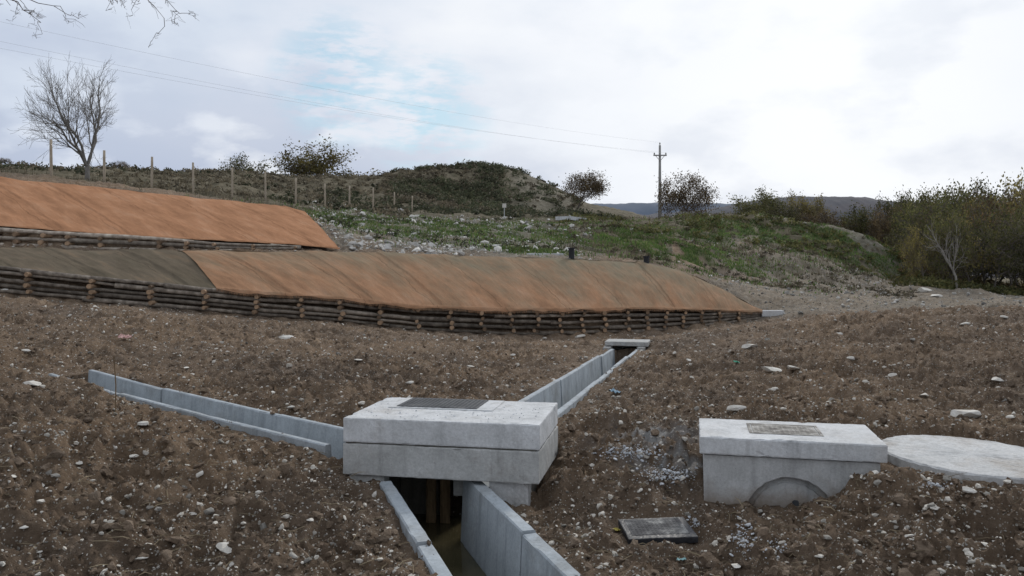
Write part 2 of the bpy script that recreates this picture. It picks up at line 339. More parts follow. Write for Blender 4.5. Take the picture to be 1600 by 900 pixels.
dry=sm(Y+8*(nz-.5),31,38); dry=np.where(PX>1050,dry*sm(Y+14*(nz-.5),43,50),dry)
rocky=sm(Y,25,28)*(1-sm(Y+6*(nz-.5),48,58))*sm(PX,480,540)*(1-sm(PX,850,960))*(.5+.5*sm(nzf,.4,.6))
grav=(sm(Y+6*(nz-.5),22,28)*(1-sm(Y+10*(nz-.5),44,52))*sm(PX+200*(nz-.5),1060,1160))
rocky=np.maximum(rocky,.5*grav)
rocky=np.maximum(rocky,.6*np.exp(-((X-24.5)/3.)**2-((Y-53)/6)**2))
bare_side=sm(PX+60*(nz-.5),780,815)*(1-sm(PX,890,910))*sm(Y,72,78)*(1-sm(Y,108,115))
rocky=np.maximum(rocky,.35*bare_side)
green=np.zeros_like(X)
for px,d,rx,ry,a in [(1040,42,4.5,4,1.),(1180,52,7,4,1.),(820,31,1.2,1.5,1),(620,46,4,5,.6),(700,38,5,5,.45),(780,44,5,5,.6),(560,34,3,4,.45),(950,48,4,6,.7),(1320,54,3,4,.8),(1440,54,4,3,.6),(540,40,2,4,.6)]:
    green=np.maximum(green,a*np.exp(-((X-(px-800)/F*d)/rx)**2-((Y-d)/ry)**2))
green=green*sm(nzf*.6+nz*.4,.41,.56)
# crushed mortar patches near the second chamber
crush=np.zeros_like(X)
for (cx_,cy_,rx,ry) in [(.98,5.75,.32,.22),(1.05,5.25,.26,.22)]:
    crush=np.maximum(crush,np.exp(-((X-cx_)/rx)**2-((Y-cy_)/ry)**2))
crush=crush*sm(fbm(X*9,Y*9,3,2),.42,.58)
ca_=tm.color_attributes.new('zone','FLOAT_COLOR','POINT')
ca_.data.foreach_set('color',np.stack([rocky,green,dry,np.ones_like(X)],-1).astype(np.float32).ravel())
cb_=tm.color_attributes.new('crush','FLOAT_COLOR','POINT')
cb_.data.foreach_set('color',np.stack([crush,crush,crush,np.ones_like(X)],-1).astype(np.float32).ravel())
m,nt,b=newmat('soil_ground'); co=objco(nt)
at=N(nt,'ShaderNodeAttribute',attribute_name='zone'); sp=N(nt,'ShaderNodeSeparateColor'); nt.links.new(at.outputs['Color'],sp.inputs[0])
at2=N(nt,'ShaderNodeAttribute',attribute_name='crush')
SOIL=[(.27,(.085,.059,.040)),(.44,(.165,.119,.082)),(.58,(.235,.176,.125)),(.78,(.35,.28,.21))]
soil=ramp(nt,noise(nt,co,4.2,12,.80),SOIL)
soil=mix(nt,.75,soil,mix(nt,1.,soil,ramp(nt,noise(nt,co,.5,5),[(.35,(.64,.63,.65)),(.65,(1.25,1.16,1.04))]),'MULTIPLY'))
def speck(scale,thr,dens):
    v=N(nt,'ShaderNodeTexVoronoi'); v.inputs['Scale'].default_value=scale; nt.links.new(co,v.inputs['Vector'])
    s=N(nt,'ShaderNodeSeparateColor'); nt.links.new(v.outputs['Color'],s.inputs[0])
    a=ramp(nt,v.outputs['Distance'],[(thr,1.),(thr+.08,0.)]); bb=ramp(nt,s.outputs[0],[(dens,1.),(dens+.01,0.)])
    return math_(nt,'MULTIPLY',a,bb)
soil=mix(nt,speck(90,.28,.22),soil,(.42,.38,.32))
soil=mix(nt,speck(42,.24,.11),soil,(.50,.46,.40))
soil=mix(nt,math_(nt,'MULTIPLY',at2.outputs['Fac'],.8),soil,(.40,.405,.40))
drc=ramp(nt,noise(nt,co,.9,8,.7),[(.3,(.058,.052,.031)),(.5,(.112,.095,.060)),(.7,(.18,.15,.102))])
grc=ramp(nt,noise(nt,co,2.5,8,.7),[(.3,(.040,.072,.020)),(.6,(.085,.128,.036)),(.8,(.155,.155,.07))])
rkc=ramp(nt,noise(nt,co,1.8,12,.85),[(.3,(.095,.085,.062)),(.48,(.175,.160,.125)),(.66,(.38,.36,.31))])
c=mix(nt,sp.outputs[2],soil,drc); c=mix(nt,sp.outputs[0],c,rkc); c=mix(nt,sp.outputs[1],c,grc)
nt.links.new(c,b.inputs['Base Color']); b.inputs['Roughness'].default_value=.95; b.inputs['Specular IOR Level'].default_value=.15
bump(nt,b,math_(nt,'ADD',noise(nt,co,45,8,.8),noise(nt,co,14,6,.75)),.95,.04)
M_ground=m
obj('ground',tm,M_ground,True,kind='structure')
M_clod=simple('soil_clods',SOIL,12,.95,.9,.025,isl=[(0,.65),(1,1.2)],detail=10)
# ---------------- rocks
def rockvars(k,sub,rough,flat,seed):
    out=[]; r=np.random.default_rng(seed)
    for i in range(k):
        bm=bmesh.new(); bmesh.ops.create_icosphere(bm,subdivisions=sub,radius=1)
        V=np.array([v.co[:] for v in bm.verts]); Fc=np.array([[v.index for v in f.verts] for f in bm.faces]); bm.free()
        for _ in range(9):
            nrm=r.normal(size=3); nrm/=np.linalg.norm(nrm); h=r.uniform(.4,.85); dd=V@nrm-h; V-=np.maximum(dd,0)[:,None]*nrm
        V*=1+rough*r.uniform(-1,1,(len(V),1)); V*=np.array([1,r.uniform(.45,.9),r.uniform(*flat)])
        out.append((V,Fc))
    return out
RV1=rockvars(14,1,.16,(.4,.75),1); RV2=rockvars(14,2,.06,(.35,.7),2); RV3=rockvars(10,3,.03,(.3,.6),3); CL=rockvars(12,2,.22,(.5,.9),4)
def rots(n,r,tilt=1.):
    a=r.uniform(0,2*math.pi,n); bx=r.normal(0,.35*tilt,n); by=r.normal(0,.35*tilt,n)
    ca,sa=np.cos(a),np.sin(a); Rz=np.zeros((n,3,3)); Rz[:,0,0]=ca;Rz[:,0,1]=-sa;Rz[:,1,0]=sa;Rz[:,1,1]=ca;Rz[:,2,2]=1
    Rx=np.zeros((n,3,3)); c,s=np.cos(bx),np.sin(bx); Rx[:,0,0]=1;Rx[:,1,1]=c;Rx[:,1,2]=-s;Rx[:,2,1]=s;Rx[:,2,2]=c
    Ry=np.zeros((n,3,3)); c,s=np.cos(by),np.sin(by); Ry[:,1,1]=1;Ry[:,0,0]=c;Ry[:,0,2]=s;Ry[:,2,0]=-s;Ry[:,2,2]=c
    return Rz@Rx@Ry
def scatter(name,vars_,pos,sc,mat,smooth=False,seed=0,sink=.25,**kw):
    r=np.random.default_rng(seed); which=r.integers(0,len(vars_),len(pos)); Vs=[];Fs=[];o=0
    for k,(V,Fc) in enumerate(vars_):
        I=np.where(which==k)[0]
        if not len(I): continue
        R3=rots(len(I),r); W=np.einsum('nij,vj->nvi',R3,V)*sc[I][:,None,None]+pos[I][:,None,:]
        W[:,:,2]+=(sc[I]*(.5-sink)*.6)[:,None]
        Vs.append(W.reshape(-1,3)); Fs.append((Fc[None]+(np.arange(len(I))*len(V))[:,None,None]).reshape(-1,Fc.shape[1])+o); o+=len(I)*len(V)
    return obj(name,raw_mesh(name,np.concatenate(Vs),np.concatenate(Fs)),mat,smooth,**kw)
def clear(x,y,mg=.05):
    ok=~(inpoly(x,y,fpL)|inpoly(x,y,fpU))
    for c in CH: ok&=seg_dist(x,y,c['pl'])>c['w']/2+c['t']+mg
    for (cc,rot,hw,hd) in ((BOXC,BROT,.66,.43),(B2,r2,.53,.32),(CVR,.06,.19,.17)):
        u,v=loc2(x,y,cc,rot); ok&=~((np.abs(u)<hw+mg)&(np.abs(v)<hd+mg))
    ok&=np.hypot(x-DISC[0],y-DISC[1])>DR+.04
    return ok
def sample(n,y0,y1,seed,pmin=-60,pmax=1660,power=1.):
    r=np.random.default_rng(seed); t=r.random(n)
    y=np.exp(np.log(y0)+(np.log(y1)-np.log(y0))*t) if power==1 else (y0**power+(y1**power-y0**power)*t)**(1/power)
    px=r.uniform(pmin,pmax,n); x=(px-800)/F*y+r.normal(0,.3,n); k=clear(x,y); return x[k],y[k],r
def lay(x,y): return np.stack([x,y,terrain(x,y)],-1)
x,y,r=sample(40000,2.3,24,11,power=1.); s=.0044*(r.random(len(x))**-.40)*(1+y*.11); s=np.minimum(s,.022*(1+y*.06))
k=fbm(x*.9,y*.9,3,2)+r.normal(0,.16,len(x))>.42; x,y,s=x[k],y[k],s[k]
scatter('gravel',RV1,lay(x,y),s,M_stone,seed=1,sink=.3,kind='stuff')
x,y,r=sample(1900,2.3,24,12,power=1.); s=.010*(r.random(len(x))**-.34)*(1+y*.06); s=np.minimum(s,.022*(1+y*.12))
scatter('gravel',RV2,lay(x,y),s,M_stone,seed=2,sink=.3,kind='stuff')
x,y,r=sample(20000,2.2,16,13,power=1.); s=.0085*(r.random(len(x))**-.42)*(1+y*.04); s=np.minimum(s,.048)
scatter('soil_clods',CL,lay(x,y),s,M_clod,False,seed=3,sink=.55,kind='stuff')
# rocky slope
x,y,r=sample(12500,25.5,57,14,490,900,1.3); s=.036*(r.random(len(x))**-.42); s=np.minimum(s,.30)
cl=fbm(x*.35,y*.35,3,2)+fbm(x*1.5,y*1.5,2,4)*.3-.15+r.normal(0,.10,len(x)); k=cl>.48; x,y,s=x[k],y[k],s[k]
scatter('rubble',RV1,lay(x,y),s,M_rub,seed=5,kind='stuff')
x,y,r=sample(5200,23,50,15,1120,1660,1.2); s=.028*(r.random(len(x))**-.38); s=np.minimum(s,.15)
scatter('rubble',RV1,lay(x,y),s,M_gst,seed=6,kind='stuff')
x,y,r=sample(2600,32,60,16,880,1420,1.2); s=.036*(r.random(len(x))**-.38); s=np.minimum(s,.22)
cl=fbm(x*.3,y*.3,3,6)+r.normal(0,.08,len(x)); k=cl>.52; x,y,s=x[k],y[k],s[k]
scatter('rubble',RV1,lay(x,y),s,M_rub,seed=7,kind='stuff')
# individual stones
STN=[(225,662,28),(208,713,19),(350,857,36),(222,878,24),(445,527,30),(1205,576,40),(1172,541,32),(1507,646,54),(1150,642,36),(1445,617,22),(1207,608,18),(1512,768,28),(50,598,30),(20,742,18),(88,461,18),(1240,575,26),(1310,520,18),(150,757,16),(300,803,18),(485,812,14),(470,862,16),(97,810,18),(38,838,16),(60,872,14),(950,880,18),(1150,895,24),(1460,800,22),(1420,835,16),(1330,560,20),(1075,560,14),(905,525,20),(590,665,14),(455,640,16),(290,572,16),(640,600,15),(735,575,16),(815,610,14),(350,535,14),(1395,590,16),(1560,600,22),(1580,650,18),(40,548,18),(8,458,16),(1465,462,24),(1280,870,18),(1540,850,18),(1000,660,14),(400,900,14),(380,705,14),(125,725,14),(1572,494,18),(1445,452,30),(1505,506,20),(800,555,14),(560,560,14)]
for i,(px,py,w) in enumerate(STN):
    X0,Y0,Z0=ray(px,py+3); V,Fc=RV3[i%len(RV3)]; sz=w/F*Y0/2
    me=raw_mesh('stone',V*sz*np.array([1,1,.7]),Fc); o=obj('stone',me,M_stonew,False,label='pale limestone rock lying loose on brown soil',category='stone',group='pale rocks scattered on the soil')
    o.location=(X0,Y0,Z0+sz*.08); o.rotation_euler=(random.uniform(-.2,.2),random.uniform(-.2,.2),random.choice([0,3.14])+random.uniform(-.5,.5))
def sticks(name,x,y,L,rad,mat,seed,flat=.3):
    r=np.random.default_rng(seed); p=lay(x,y); n_=len(x); a=r.uniform(0,2*math.pi,n_); e=r.uniform(0,flat,n_)
    d=np.stack([np.cos(a)*np.cos(e),np.sin(a)*np.cos(e),np.sin(e)],-1); s=np.stack([-np.sin(a),np.cos(a),np.zeros(n_)],-1)*rad[:,None]; up=np.array([0,0,1.])*rad[:,None]
    q=p+np.array([0,0,.01]); mid=q+d*L[:,None]*.5+np.stack([r.normal(0,.08,n_),r.normal(0,.08,n_),r.uniform(0,.15,n_)],-1)*L[:,None]; e2=q+d*L[:,None]
    V=np.stack([q-s,q+s,q+up*1.6,mid-s,mid+s,mid+up*1.6,e2-s*.4,e2+s*.4,e2+up],1)
    f=np.array([(0,1,4,3),(1,2,5,4),(2,0,3,5),(3,4,7,6),(4,5,8,7),(5,3,6,8)])
    return obj(name,raw_mesh(name,V.reshape(-1,3),(f[None]+(np.arange(n_)*9)[:,None,None]).reshape(-1,4)),mat,False,kind='stuff')
x,y,r=sample(3600,2.3,14,21); sticks('dead_stalks',x,y,r.uniform(.02,.12,len(x)),r.uniform(.0008,.0022,len(x)),M_straw,22)
# ---------------- channels build
def channel(c,label,nseg_len=1.5):
    root=empty('drainage_channel',(c['pl'][0][0],c['pl'][0][1],CZ+c['z'][0]),label=label,category='drain',group='precast concrete drainage channels')
    inv=Vector(root.location)
    for (a,b,za,zb) in zip(c['pl'][:-1],c['pl'][1:],c['z'][:-1],c['z'][1:]):
        L=math.dist(a,b); ns=max(1,round(L/nseg_len))
        for i in range(ns):
            t0=i/ns; t1=(i+1)/ns; off=random.uniform(-.012,.012); dz=random.uniform(-.010,.010)
            ux,uy=(b[0]-a[0])/L,(b[1]-a[1])/L
            mb=MB(); w=c['w']/2; t=c['t']; h=c['h']
            prof=[(-w-t,-.008),(-w-t+.008,0),(-w-.008,0),(-w,-.008),(-w+.02,-h+.06),(-w+.08,-h+.02),(w-.08,-h+.02),(w-.02,-h+.06),(w,-.008),(w+.008,0),(w+t-.008,0),(w+t,-.008),(w+t,-h-.06),(-w-t,-h-.06)]
            nn=14; V=[]
            for j in range(nn+1):
                tt=t0+(t1-t0)*j/nn+( .006/L if j==0 else (-.006/L if j==nn else 0)); cx=a[0]+(b[0]-a[0])*tt-inv.x; cy=a[1]+(b[1]-a[1])*tt-inv.y; zz=CZ+za+(zb-za)*tt-inv.z
                for (q,pz) in prof:
                    jj=random.uniform(-.001,.001); qq=q+off+jj; chp=(random.random()<.05)*random.uniform(0,.010) if pz>-.02 else 0
                    V.append((cx-uy*qq,cy+ux*qq,zz+pz+dz+jj-chp))
            m_=len(prof); Fc=[(j*m_+q,(j+1)*m_+q,(j+1)*m_+(q+1)%m_,j*m_+(q+1)%m_) for j in range(nn) for q in range(m_)]
            for e in (0,nn):
                o=e*m_; caps=[(0,1,2,3),(0,3,4,13),(4,5,13),(5,6,12,13),(6,7,12),(7,8,11,12),(8,9,10,11)]
                for cc in caps: Fc.append(tuple(o+v for v in (cc if e==0 else cc[::-1])))
            mb.add(V,Fc); me=fixn(mb.mesh('channel_segment'))
            obj('channel_segment',me,M_chan,False,root)
    return root
channel(CH[0],'long straight concrete drainage channel cut through brown soil',2)
channel(CH[1],'open concrete channel leaving the chamber with brown water in it',1.15)
channel(CH[2],'grey sky-tinted concrete channel half buried in soil beside the chamber',1.9)
sp_=[]
for c in CH:
    for (a,b,za,zb) in zip(c['pl'][:-1],c['pl'][1:],c['z'][:-1],c['z'][1:]):
        L=math.dist(a,b); ux,uy=(b[0]-a[0])/L,(b[1]-a[1])/L
        for _ in range(int(L*30)):
            t=random.random(); sg=random.choice([-1,1]); hw=c['w']/2+random.uniform(.01,c['t'])
            if vn(t*L*1.7+sg*9,sg*3.+a[0],2)>.55: sp_.append((a[0]+(b[0]-a[0])*t-uy*hw*sg,a[1]+(b[1]-a[1])*t+ux*hw*sg,CZ+za+(zb-za)*t+.002))
scatter('soil_clods',CL,np.array(sp_),.003*rng.random(len(sp_))**-.45,M_clod,False,seed=31,sink=.4,kind='stuff')
# ---------------- main chamber
root=empty('inspection_chamber',(BOXC[0],BOXC[1],CZ-1.9),BROT,label='large square concrete inspection chamber with stacked slabs and dark cover',category='manhole')
Z0=1.9
def part(name,x0,x1,y0,y1,z0,z1,mat=M_conc,root=root,Z0=1.9,seed=0,**k):
    return obj(name,rough_box_mesh(name,x0,x1,y0,y1,z0+Z0,z1+Z0,seed=seed,**k),mat,False,root)
top=part('top_slab',-.63,.655,-.42,.42,-1.118,-.961,M_conc2,seed=1,chip=.012,bev=.010,pc=.12)
top.rotation_euler=(0,0,.010)
part('lower_slab',-.63,.655,-.42,.42,-1.328,-1.127,M_conc,seed=2,chip=.010)
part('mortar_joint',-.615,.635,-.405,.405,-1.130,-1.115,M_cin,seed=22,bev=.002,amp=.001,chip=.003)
part('chamber_wall',-.60,-.36,-.39,-.29,-1.95,-1.33,M_conc,seed=3); part('support_block',.33,.58,-.37,-.25,-1.95,-1.33,M_conc2,seed=4)
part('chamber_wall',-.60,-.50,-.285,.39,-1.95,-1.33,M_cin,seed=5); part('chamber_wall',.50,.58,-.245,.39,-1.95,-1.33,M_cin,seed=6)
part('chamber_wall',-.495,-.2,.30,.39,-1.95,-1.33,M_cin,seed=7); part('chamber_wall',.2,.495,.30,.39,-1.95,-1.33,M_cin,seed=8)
M_rust=simple('rusty_planks',[(.3,(.06,.04,.024)),(.7,(.24,.165,.09))],5,.9,.4,.01,mapscale=(8,8,.7))
part('formwork_board',-.24,-.17,.12,.14,-1.88,-1.34,M_rust,seed=9,amp=.002,chip=.004,bev=.003); part('formwork_board',-.14,-.07,.13,.15,-1.88,-1.34,M_rust,seed=10,amp=.002,chip=.004,bev=.003)
part('support_block',.02,.15,-.10,-.05,-1.52,-1.335,M_conc,seed=11)
part('cover_frame',-.47,.27,-.02,.385,-.963,-.954,M_conc2,seed=12,bev=.003,amp=.001,chip=.003)
mb=MB(); cx,cy,hw,hd=-.13,.185,.285,.18
mb.box(cx-hw,cx+hw,cy-hd,cy+hd,-.958+Z0,-.949+Z0)
for i in range(18):
    for j in range(11):
        x_=cx-hw+.025+i*.030; y_=cy-hd+.02+j*.030; mb.box(x_,x_+.018,y_,y_+.018,-.9495+Z0,-.9475+Z0)
obj('manhole_cover',mb.mesh('manhole_cover'),M_iron,False,root,label='dark square cast iron cover')
scatter('mortar_crumbs',RV1,np.array([[random.uniform(-.6,.6),random.uniform(-.4,.4),-.960] for _ in range(170)])@np.array([[math.cos(BROT),math.sin(BROT),0],[-math.sin(BROT),math.cos(BROT),0],[0,0,1]])+np.array([BOXC[0],BOXC[1],CZ]),rng.uniform(.002,.009,170),M_crumb,seed=9,sink=.2,kind='stuff')
# water
m,nt,b=newmat('muddy_water'); co=objco(nt); nt.links.new(ramp(nt,noise(nt,co,3,4),[(.3,(.045,.04,.022)),(.7,(.09,.075,.042))]),b.inputs['Base Color']); b.inputs['Roughness'].default_value=.06; b.inputs['Specular IOR Level'].default_value=.5; bump(nt,b,noise(nt,co,12,3),.1,.01)
mb=MB(); a=CH[1]['pl'][0]; e=CH[1]['pl'][1]; L=math.dist(a,e); ux,uy=(e[0]-a[0])/L,(e[1]-a[1])/L; zW=CZ-1.78; w=.215
mb.add([(a[0]-uy*w,a[1]+ux*w,zW),(a[0]+uy*w,a[1]-ux*w,zW),(e[0]+uy*w,e[1]-ux*w,zW),(e[0]-uy*w,e[1]+ux*w,zW)],[(0,1,2,3)])
ca,sa=math.cos(BROT),math.sin(BROT); q=[(-.5,-.28),(.5,-.28),(.5,.3),(-.5,.3)]
mb.add([(BOXC[0]+u*ca-v*sa,BOXC[1]+u*sa+v*ca,zW-.004) for u,v in q],[(0,1,2,3)])
obj('water',mb.mesh('water'),m,False,kind='structure')
# ---------------- second chamber
root2=empty('drain_chamber',(B2[0],B2[1],CZ-1.6),r2,label='small concrete drain chamber with flat lid and round knockout',category='manhole')
lid=obj('lid',rough_box_mesh('lid',-.525,.525,-.31,.31,.485,.59,bev=.010,amp=.001,chip=.010,seed=21),M_conc2,False,root2)
KC=(.0,.105); KR=.262
def front_panel():
    V=[];Fc=[]; x0,x1,z0,z1=-.50,.49,-.15,.478; y0=-.285; n_=64
    def edge(an):
        c,s=math.cos(an),math.sin(an); t=1e9
        if c>1e-9: t=min(t,(x1-KC[0])/c)
        if c<-1e-9: t=min(t,(x0-KC[0])/c)
        if s>1e-9: t=min(t,(z1-KC[1])/s)
        if s<-1e-9: t=min(t,(z0-KC[1])/s)
        return KC[0]+c*t,KC[1]+s*t
    angs=sorted([2*math.pi*i/n_ for i in range(n_)]+[math.atan2(zz-KC[1],xx-KC[0])%(2*math.pi) for xx in (x0,x1) for zz in (z0,z1)])
    K=len(angs); rr=random.Random(8)
    for an in angs: q=edge(an); V.append((q[0],y0,q[1]))
    jr=[rr.uniform(-.003,.003) for _ in angs]
    for (rad,yy) in ((KR+.004,y0),(KR,y0+.003),(KR-.004,y0+.044),(KR-.035,y0+.046),(KR-.042,y0+.034)):
        for an,j in zip(angs,jr): V.append((KC[0]+(rad+j)*math.cos(an),yy,KC[1]+(rad+j)*math.sin(an)))
    V.append((KC[0],y0+.032,KC[1]))
    for l in range(5):
        for k in range(K): Fc.append((l*K+k,l*K+(k+1)%K,(l+1)*K+(k+1)%K,(l+1)*K+k))
    for k in range(K): Fc.append((5*K+k,5*K+(k+1)%K,6*K))
    mb=MB(); mb.add(V,Fc)
    mb.add([(x0,y0,z0),(x1,y0,z0),(x1,y0,z1),(x0,y0,z1),(x0,.285,z0),(x1,.285,z0),(x1,.285,z1),(x0,.285,z1)],[(0,4,7,3),(1,2,6,5),(3,7,6,2),(4,5,6,7)])
    return fixn(mb.mesh('body'),.0005)
obj('body',front_panel(),M_body,False,root2)
mb=MB(); mb.tube([(.03,-.258,.21),(.03,-.248,.21)],[.020,.018],12,jit=.2); obj('knockout_shade_disc',mb.mesh('knockout_shade_disc'),M_iron,False,root2)  # solid disc; its dark colour stands for the shade in a small hole
mb=MB(); mb.box(-.20,.18,-.12,.15,.588,.5935)
for i in range(12):
    for j in range(8): mb.box(-.185+i*.030,-.168+i*.030,-.105+j*.030,-.088+j*.030,.593,.5945)
mb.box(-.225,-.207,-.145,.175,.586,.594); mb.box(.187,.205,-.145,.175,.586,.594); mb.box(-.206,.186,-.145,-.127,.586,.594); mb.box(-.206,.186,.157,.175,.586,.594)
obj('manhole_cover',mb.mesh('manhole_cover'),M_irond,False,root2,label='dusty brownish square cover set in the lid')
# round lid
def disc(R,th,seed):
    r=random.Random(seed); V=[];Fc=[]; n=96; rings=[(0.0,th),(R*.3,th),(R*.6,th),(R*.9,th),(R-.012,th),(R,th-.010),(R,.008),(R-.01,0),(0,0)]
    for rr,z in rings:
        for k in range(n):
            an=2*math.pi*k/n; q=rr+(r.uniform(-.006,.002) if rr>R*.95 else 0); V.append((q*math.cos(an),q*math.sin(an),z+r.uniform(-.0025,.0025)))
    for i in range(len(rings)-1):
        for k in range(n): Fc.append((i*n+k,i*n+(k+1)%n,(i+1)*n+(k+1)%n,(i+1)*n+k))
    mb=MB(); mb.add(V,Fc); me=mb.mesh('round_lid')
    for v in me.vertices:
        if v.co.xy.length<1e-4: v.co.z=th if v.co.z>th/2 else 0
    return fixn(me,.001)
M_disc=concrete('concrete_dirty',(.40,.40,.39),(.60,.60,.59),1.4,(.24,.195,.145),.85)
dl=obj('round_concrete_lid',disc(DR,.07,3),M_disc,False,label='round flat concrete manhole lid lying on the soil',category='manhole lid')
dl.location=(DISC[0],DISC[1],CZ-1.215); dl.rotation_euler=(.02,.03,0)
# black cover on ground
root3=empty('plastic_cover',(CVR[0],CVR[1],CVZ),.06,label='square black drain cover lying loose, dusted with mortar',category='drain cover'); root3.rotation_euler=(.05,-.02,.06)
obj('rim',rough_box_mesh('rim',-.185,.185,-.145,.145,0,.036,bev=.006,amp=.0008,chip=.002),M_plas,False,root3)
mb=MB(); mb.box(-.155,.15,-.10,.125,.035,.0375)
for i in range(14):
    for j in range(9): mb.box(-.145+i*.0208,-.133+i*.0208,-.092+j*.0235,-.079+j*.0235,.037,.0385)
obj('stud_pattern',mb.mesh('stud_pattern'),M_dustp,False,root3)
# crumbs
cr=[]
for (px,py,w,h,k) in [(985,712,45,10,260),(1045,745,40,14,280),(1160,845,16,22,130),(1210,860,20,12,35),(1465,762,25,6,40),(1085,820,10,8,40)]:
    for _ in range(k):
        a=ray(px+random.gauss(0,w*.55),py+random.gauss(0,h*.55),3,9); cr.append(a)
cr=np.array(cr); k=clear(cr[:,0],cr[:,1],.0); cr=cr[k]; cr[:,2]+=.008
scatter('mortar_crumbs',RV1,cr,np.minimum(.0045*rng.random(len(cr))**-.45,.02),M_crumb,seed=12,sink=0,kind='stuff')
def conc_thing(name,label,cat,px,py,d,w,dep,h,rz=-.24,mat=M_conc2):
    p=P(px,py,d); o=obj(name,rough_box_mesh(name,-w/2,w/2,-dep/2,dep/2,-h,0,bev=.01,amp=.003),mat,False,label=label,category=cat); o.location=p; o.rotation_euler=(0,0,rz); return o
conc_thing('culvert_slab','pale concrete slab bridging the end of the channel','slab',981,532,15.4,.82,.6,.08,mat=M_conc)
conc_thing('culvert_wall','small concrete block beside the channel mouth','slab',950,541,15.25,.14,.5,.45,mat=M_conc); conc_thing('culvert_wall','small concrete block beside the channel mouth','slab',1003,541,15.15,.14,.5,.45,mat=M_conc)
o=obj('culvert_shade_panel',rough_box_mesh('culvert_shade_panel',-.35,.35,-.03,.03,-.6,0),M_cin,False,label='back wall of the small culvert mouth, dark to stand for the opening',category='wall'); o.location=P(978,541,15.55); o.rotation_euler=(0,0,-.24)  # dark-coloured panel standing in for the shade of the open mouth
conc_thing('kerb_block','long pale concrete kerb block at the log wall end','kerb',1206,485,27,.75,.3,.2,0)
conc_thing('flat_slab','thin white slab lying on the grass behind matting','slab',850,396,28.6,1.3,.7,.08,.1)
conc_thing('road_ramp','pale concrete ramp edge on the far track','ramp',893,340,56,1.1,3.,.25,-.5)
for px,yt,yb,d in ((893,387,404,27.2),(1010,400,413,28.2)):
    p=P(px,yb,d); t=P(px,yt,d); mb=MB(); h=t[2]-p[2]+.2; mb.tube([(0,0,-.2),(0,0,h-.2-.04),(0,0,h-.2-.04),(0,0,h-.2)],[.10,.10,.125,.125],16)
    o=obj('vent_pipe',mb.mesh('vent_pipe'),M_pipe,False,label='short black vertical plastic pipe standing above matting',category='pipe',group='black pipes'); o.location=p
# ---------------- log walls
def logwall(name,label,ft,fb,pxa,pxb,rows,heads,rad,pole,mat,pr=.96,kk=2.05):
    p0=fb(pxa); root=empty(name,tuple(p0),label=label,category='retaining wall'); p0=np.array(p0)
    pxs=np.linspace(pxa,pxb,200); T=np.array([ft(p) for p in pxs]); B=np.array([fb(p) for p in pxs])
    S=np.concatenate([[0],np.cumsum(np.hypot(*(np.diff(T[:,:2],axis=0).T)))])
    def at(s,fr): return np.array([np.interp(s,S,(B*(1-fr)+T*fr)[:,k]) for k in range(3)])
    for r_ in range(rows):
        fr=.04+.94*r_/(rows-1); s=random.uniform(-1.5,0)
        while s<S[-1]-.1:
            L=pole*random.uniform(.65,1.2); s0=max(0,s); s1=min(S[-1],s+L+random.uniform(.1,.4))
            if s1-s0>.3:
                k=14; pts=[]; w=random.uniform(-.035,.035); sag=random.uniform(-.03,.03); tl=random.uniform(-.03,.03)
                for j in range(k):
                    q=at(s0+(s1-s0)*j/(k-1),fr)-p0; q[1]+=random.uniform(-.006,.006)+w; q[2]+=random.uniform(-.006,.006)+w*.4+sag*math.sin(j/(k-1)*3.14)+tl*(j/(k-1)-.5); pts.append(q)
                hloc=np.linalg.norm(at((s0+s1)/2,1)-at((s0+s1)/2,0)); rr=min(rad,hloc/(rows*kk)+.008)*random.uniform(.75,1.15)
                mb=MB(); mb.tube(pts,np.linspace(rr*1.15,rr*.8,k),9,jit=.08); obj('log',mb.mesh('log'),mat,True,root)
            s+=L
    for hp in heads:
        for r_ in range(rows-1):
            if random.random()>pr: continue
            fr=.04+.94*(r_+.5)/(rows-1); hp_=hp+random.uniform(-3,3); t=ft(hp_); b_=fb(hp_); q=b_*(1-fr)+t*fr-p0; h=np.linalg.norm(t-b_); rr=min(rad*1.0,h/(rows*2.0)+.01)
            mb=MB(); ln=random.uniform(.12,.19); mb.tube([(q[0],q[1]+.35,q[2]),(q[0]+random.uniform(-.02,.02),q[1]-ln,q[2]+random.uniform(-.01,.01))],rr*random.uniform(.8,1.15),9,jit=.1)
            obj('log_end',mb.mesh('log_end'),M_end,False,root)
    return root
random.seed(5)
logwall('log_retaining_wall','long crib wall of stacked round logs holding the matted slope',wtop,wbot,-110,1190,5,[-50,48,145,238,322,403,470,535,595,655,705,755,800,838,875,910,945,980,1010,1040,1068,1095,1125,1155],.053,3.6,M_log)
logwall('log_retaining_wall','short low crib wall of stacked logs under orange matting',uwt,uwb,-115,470,3,[-60,-10,28,68,108,158,205,250,295,340,400,462],.068,3.2,M_logp)
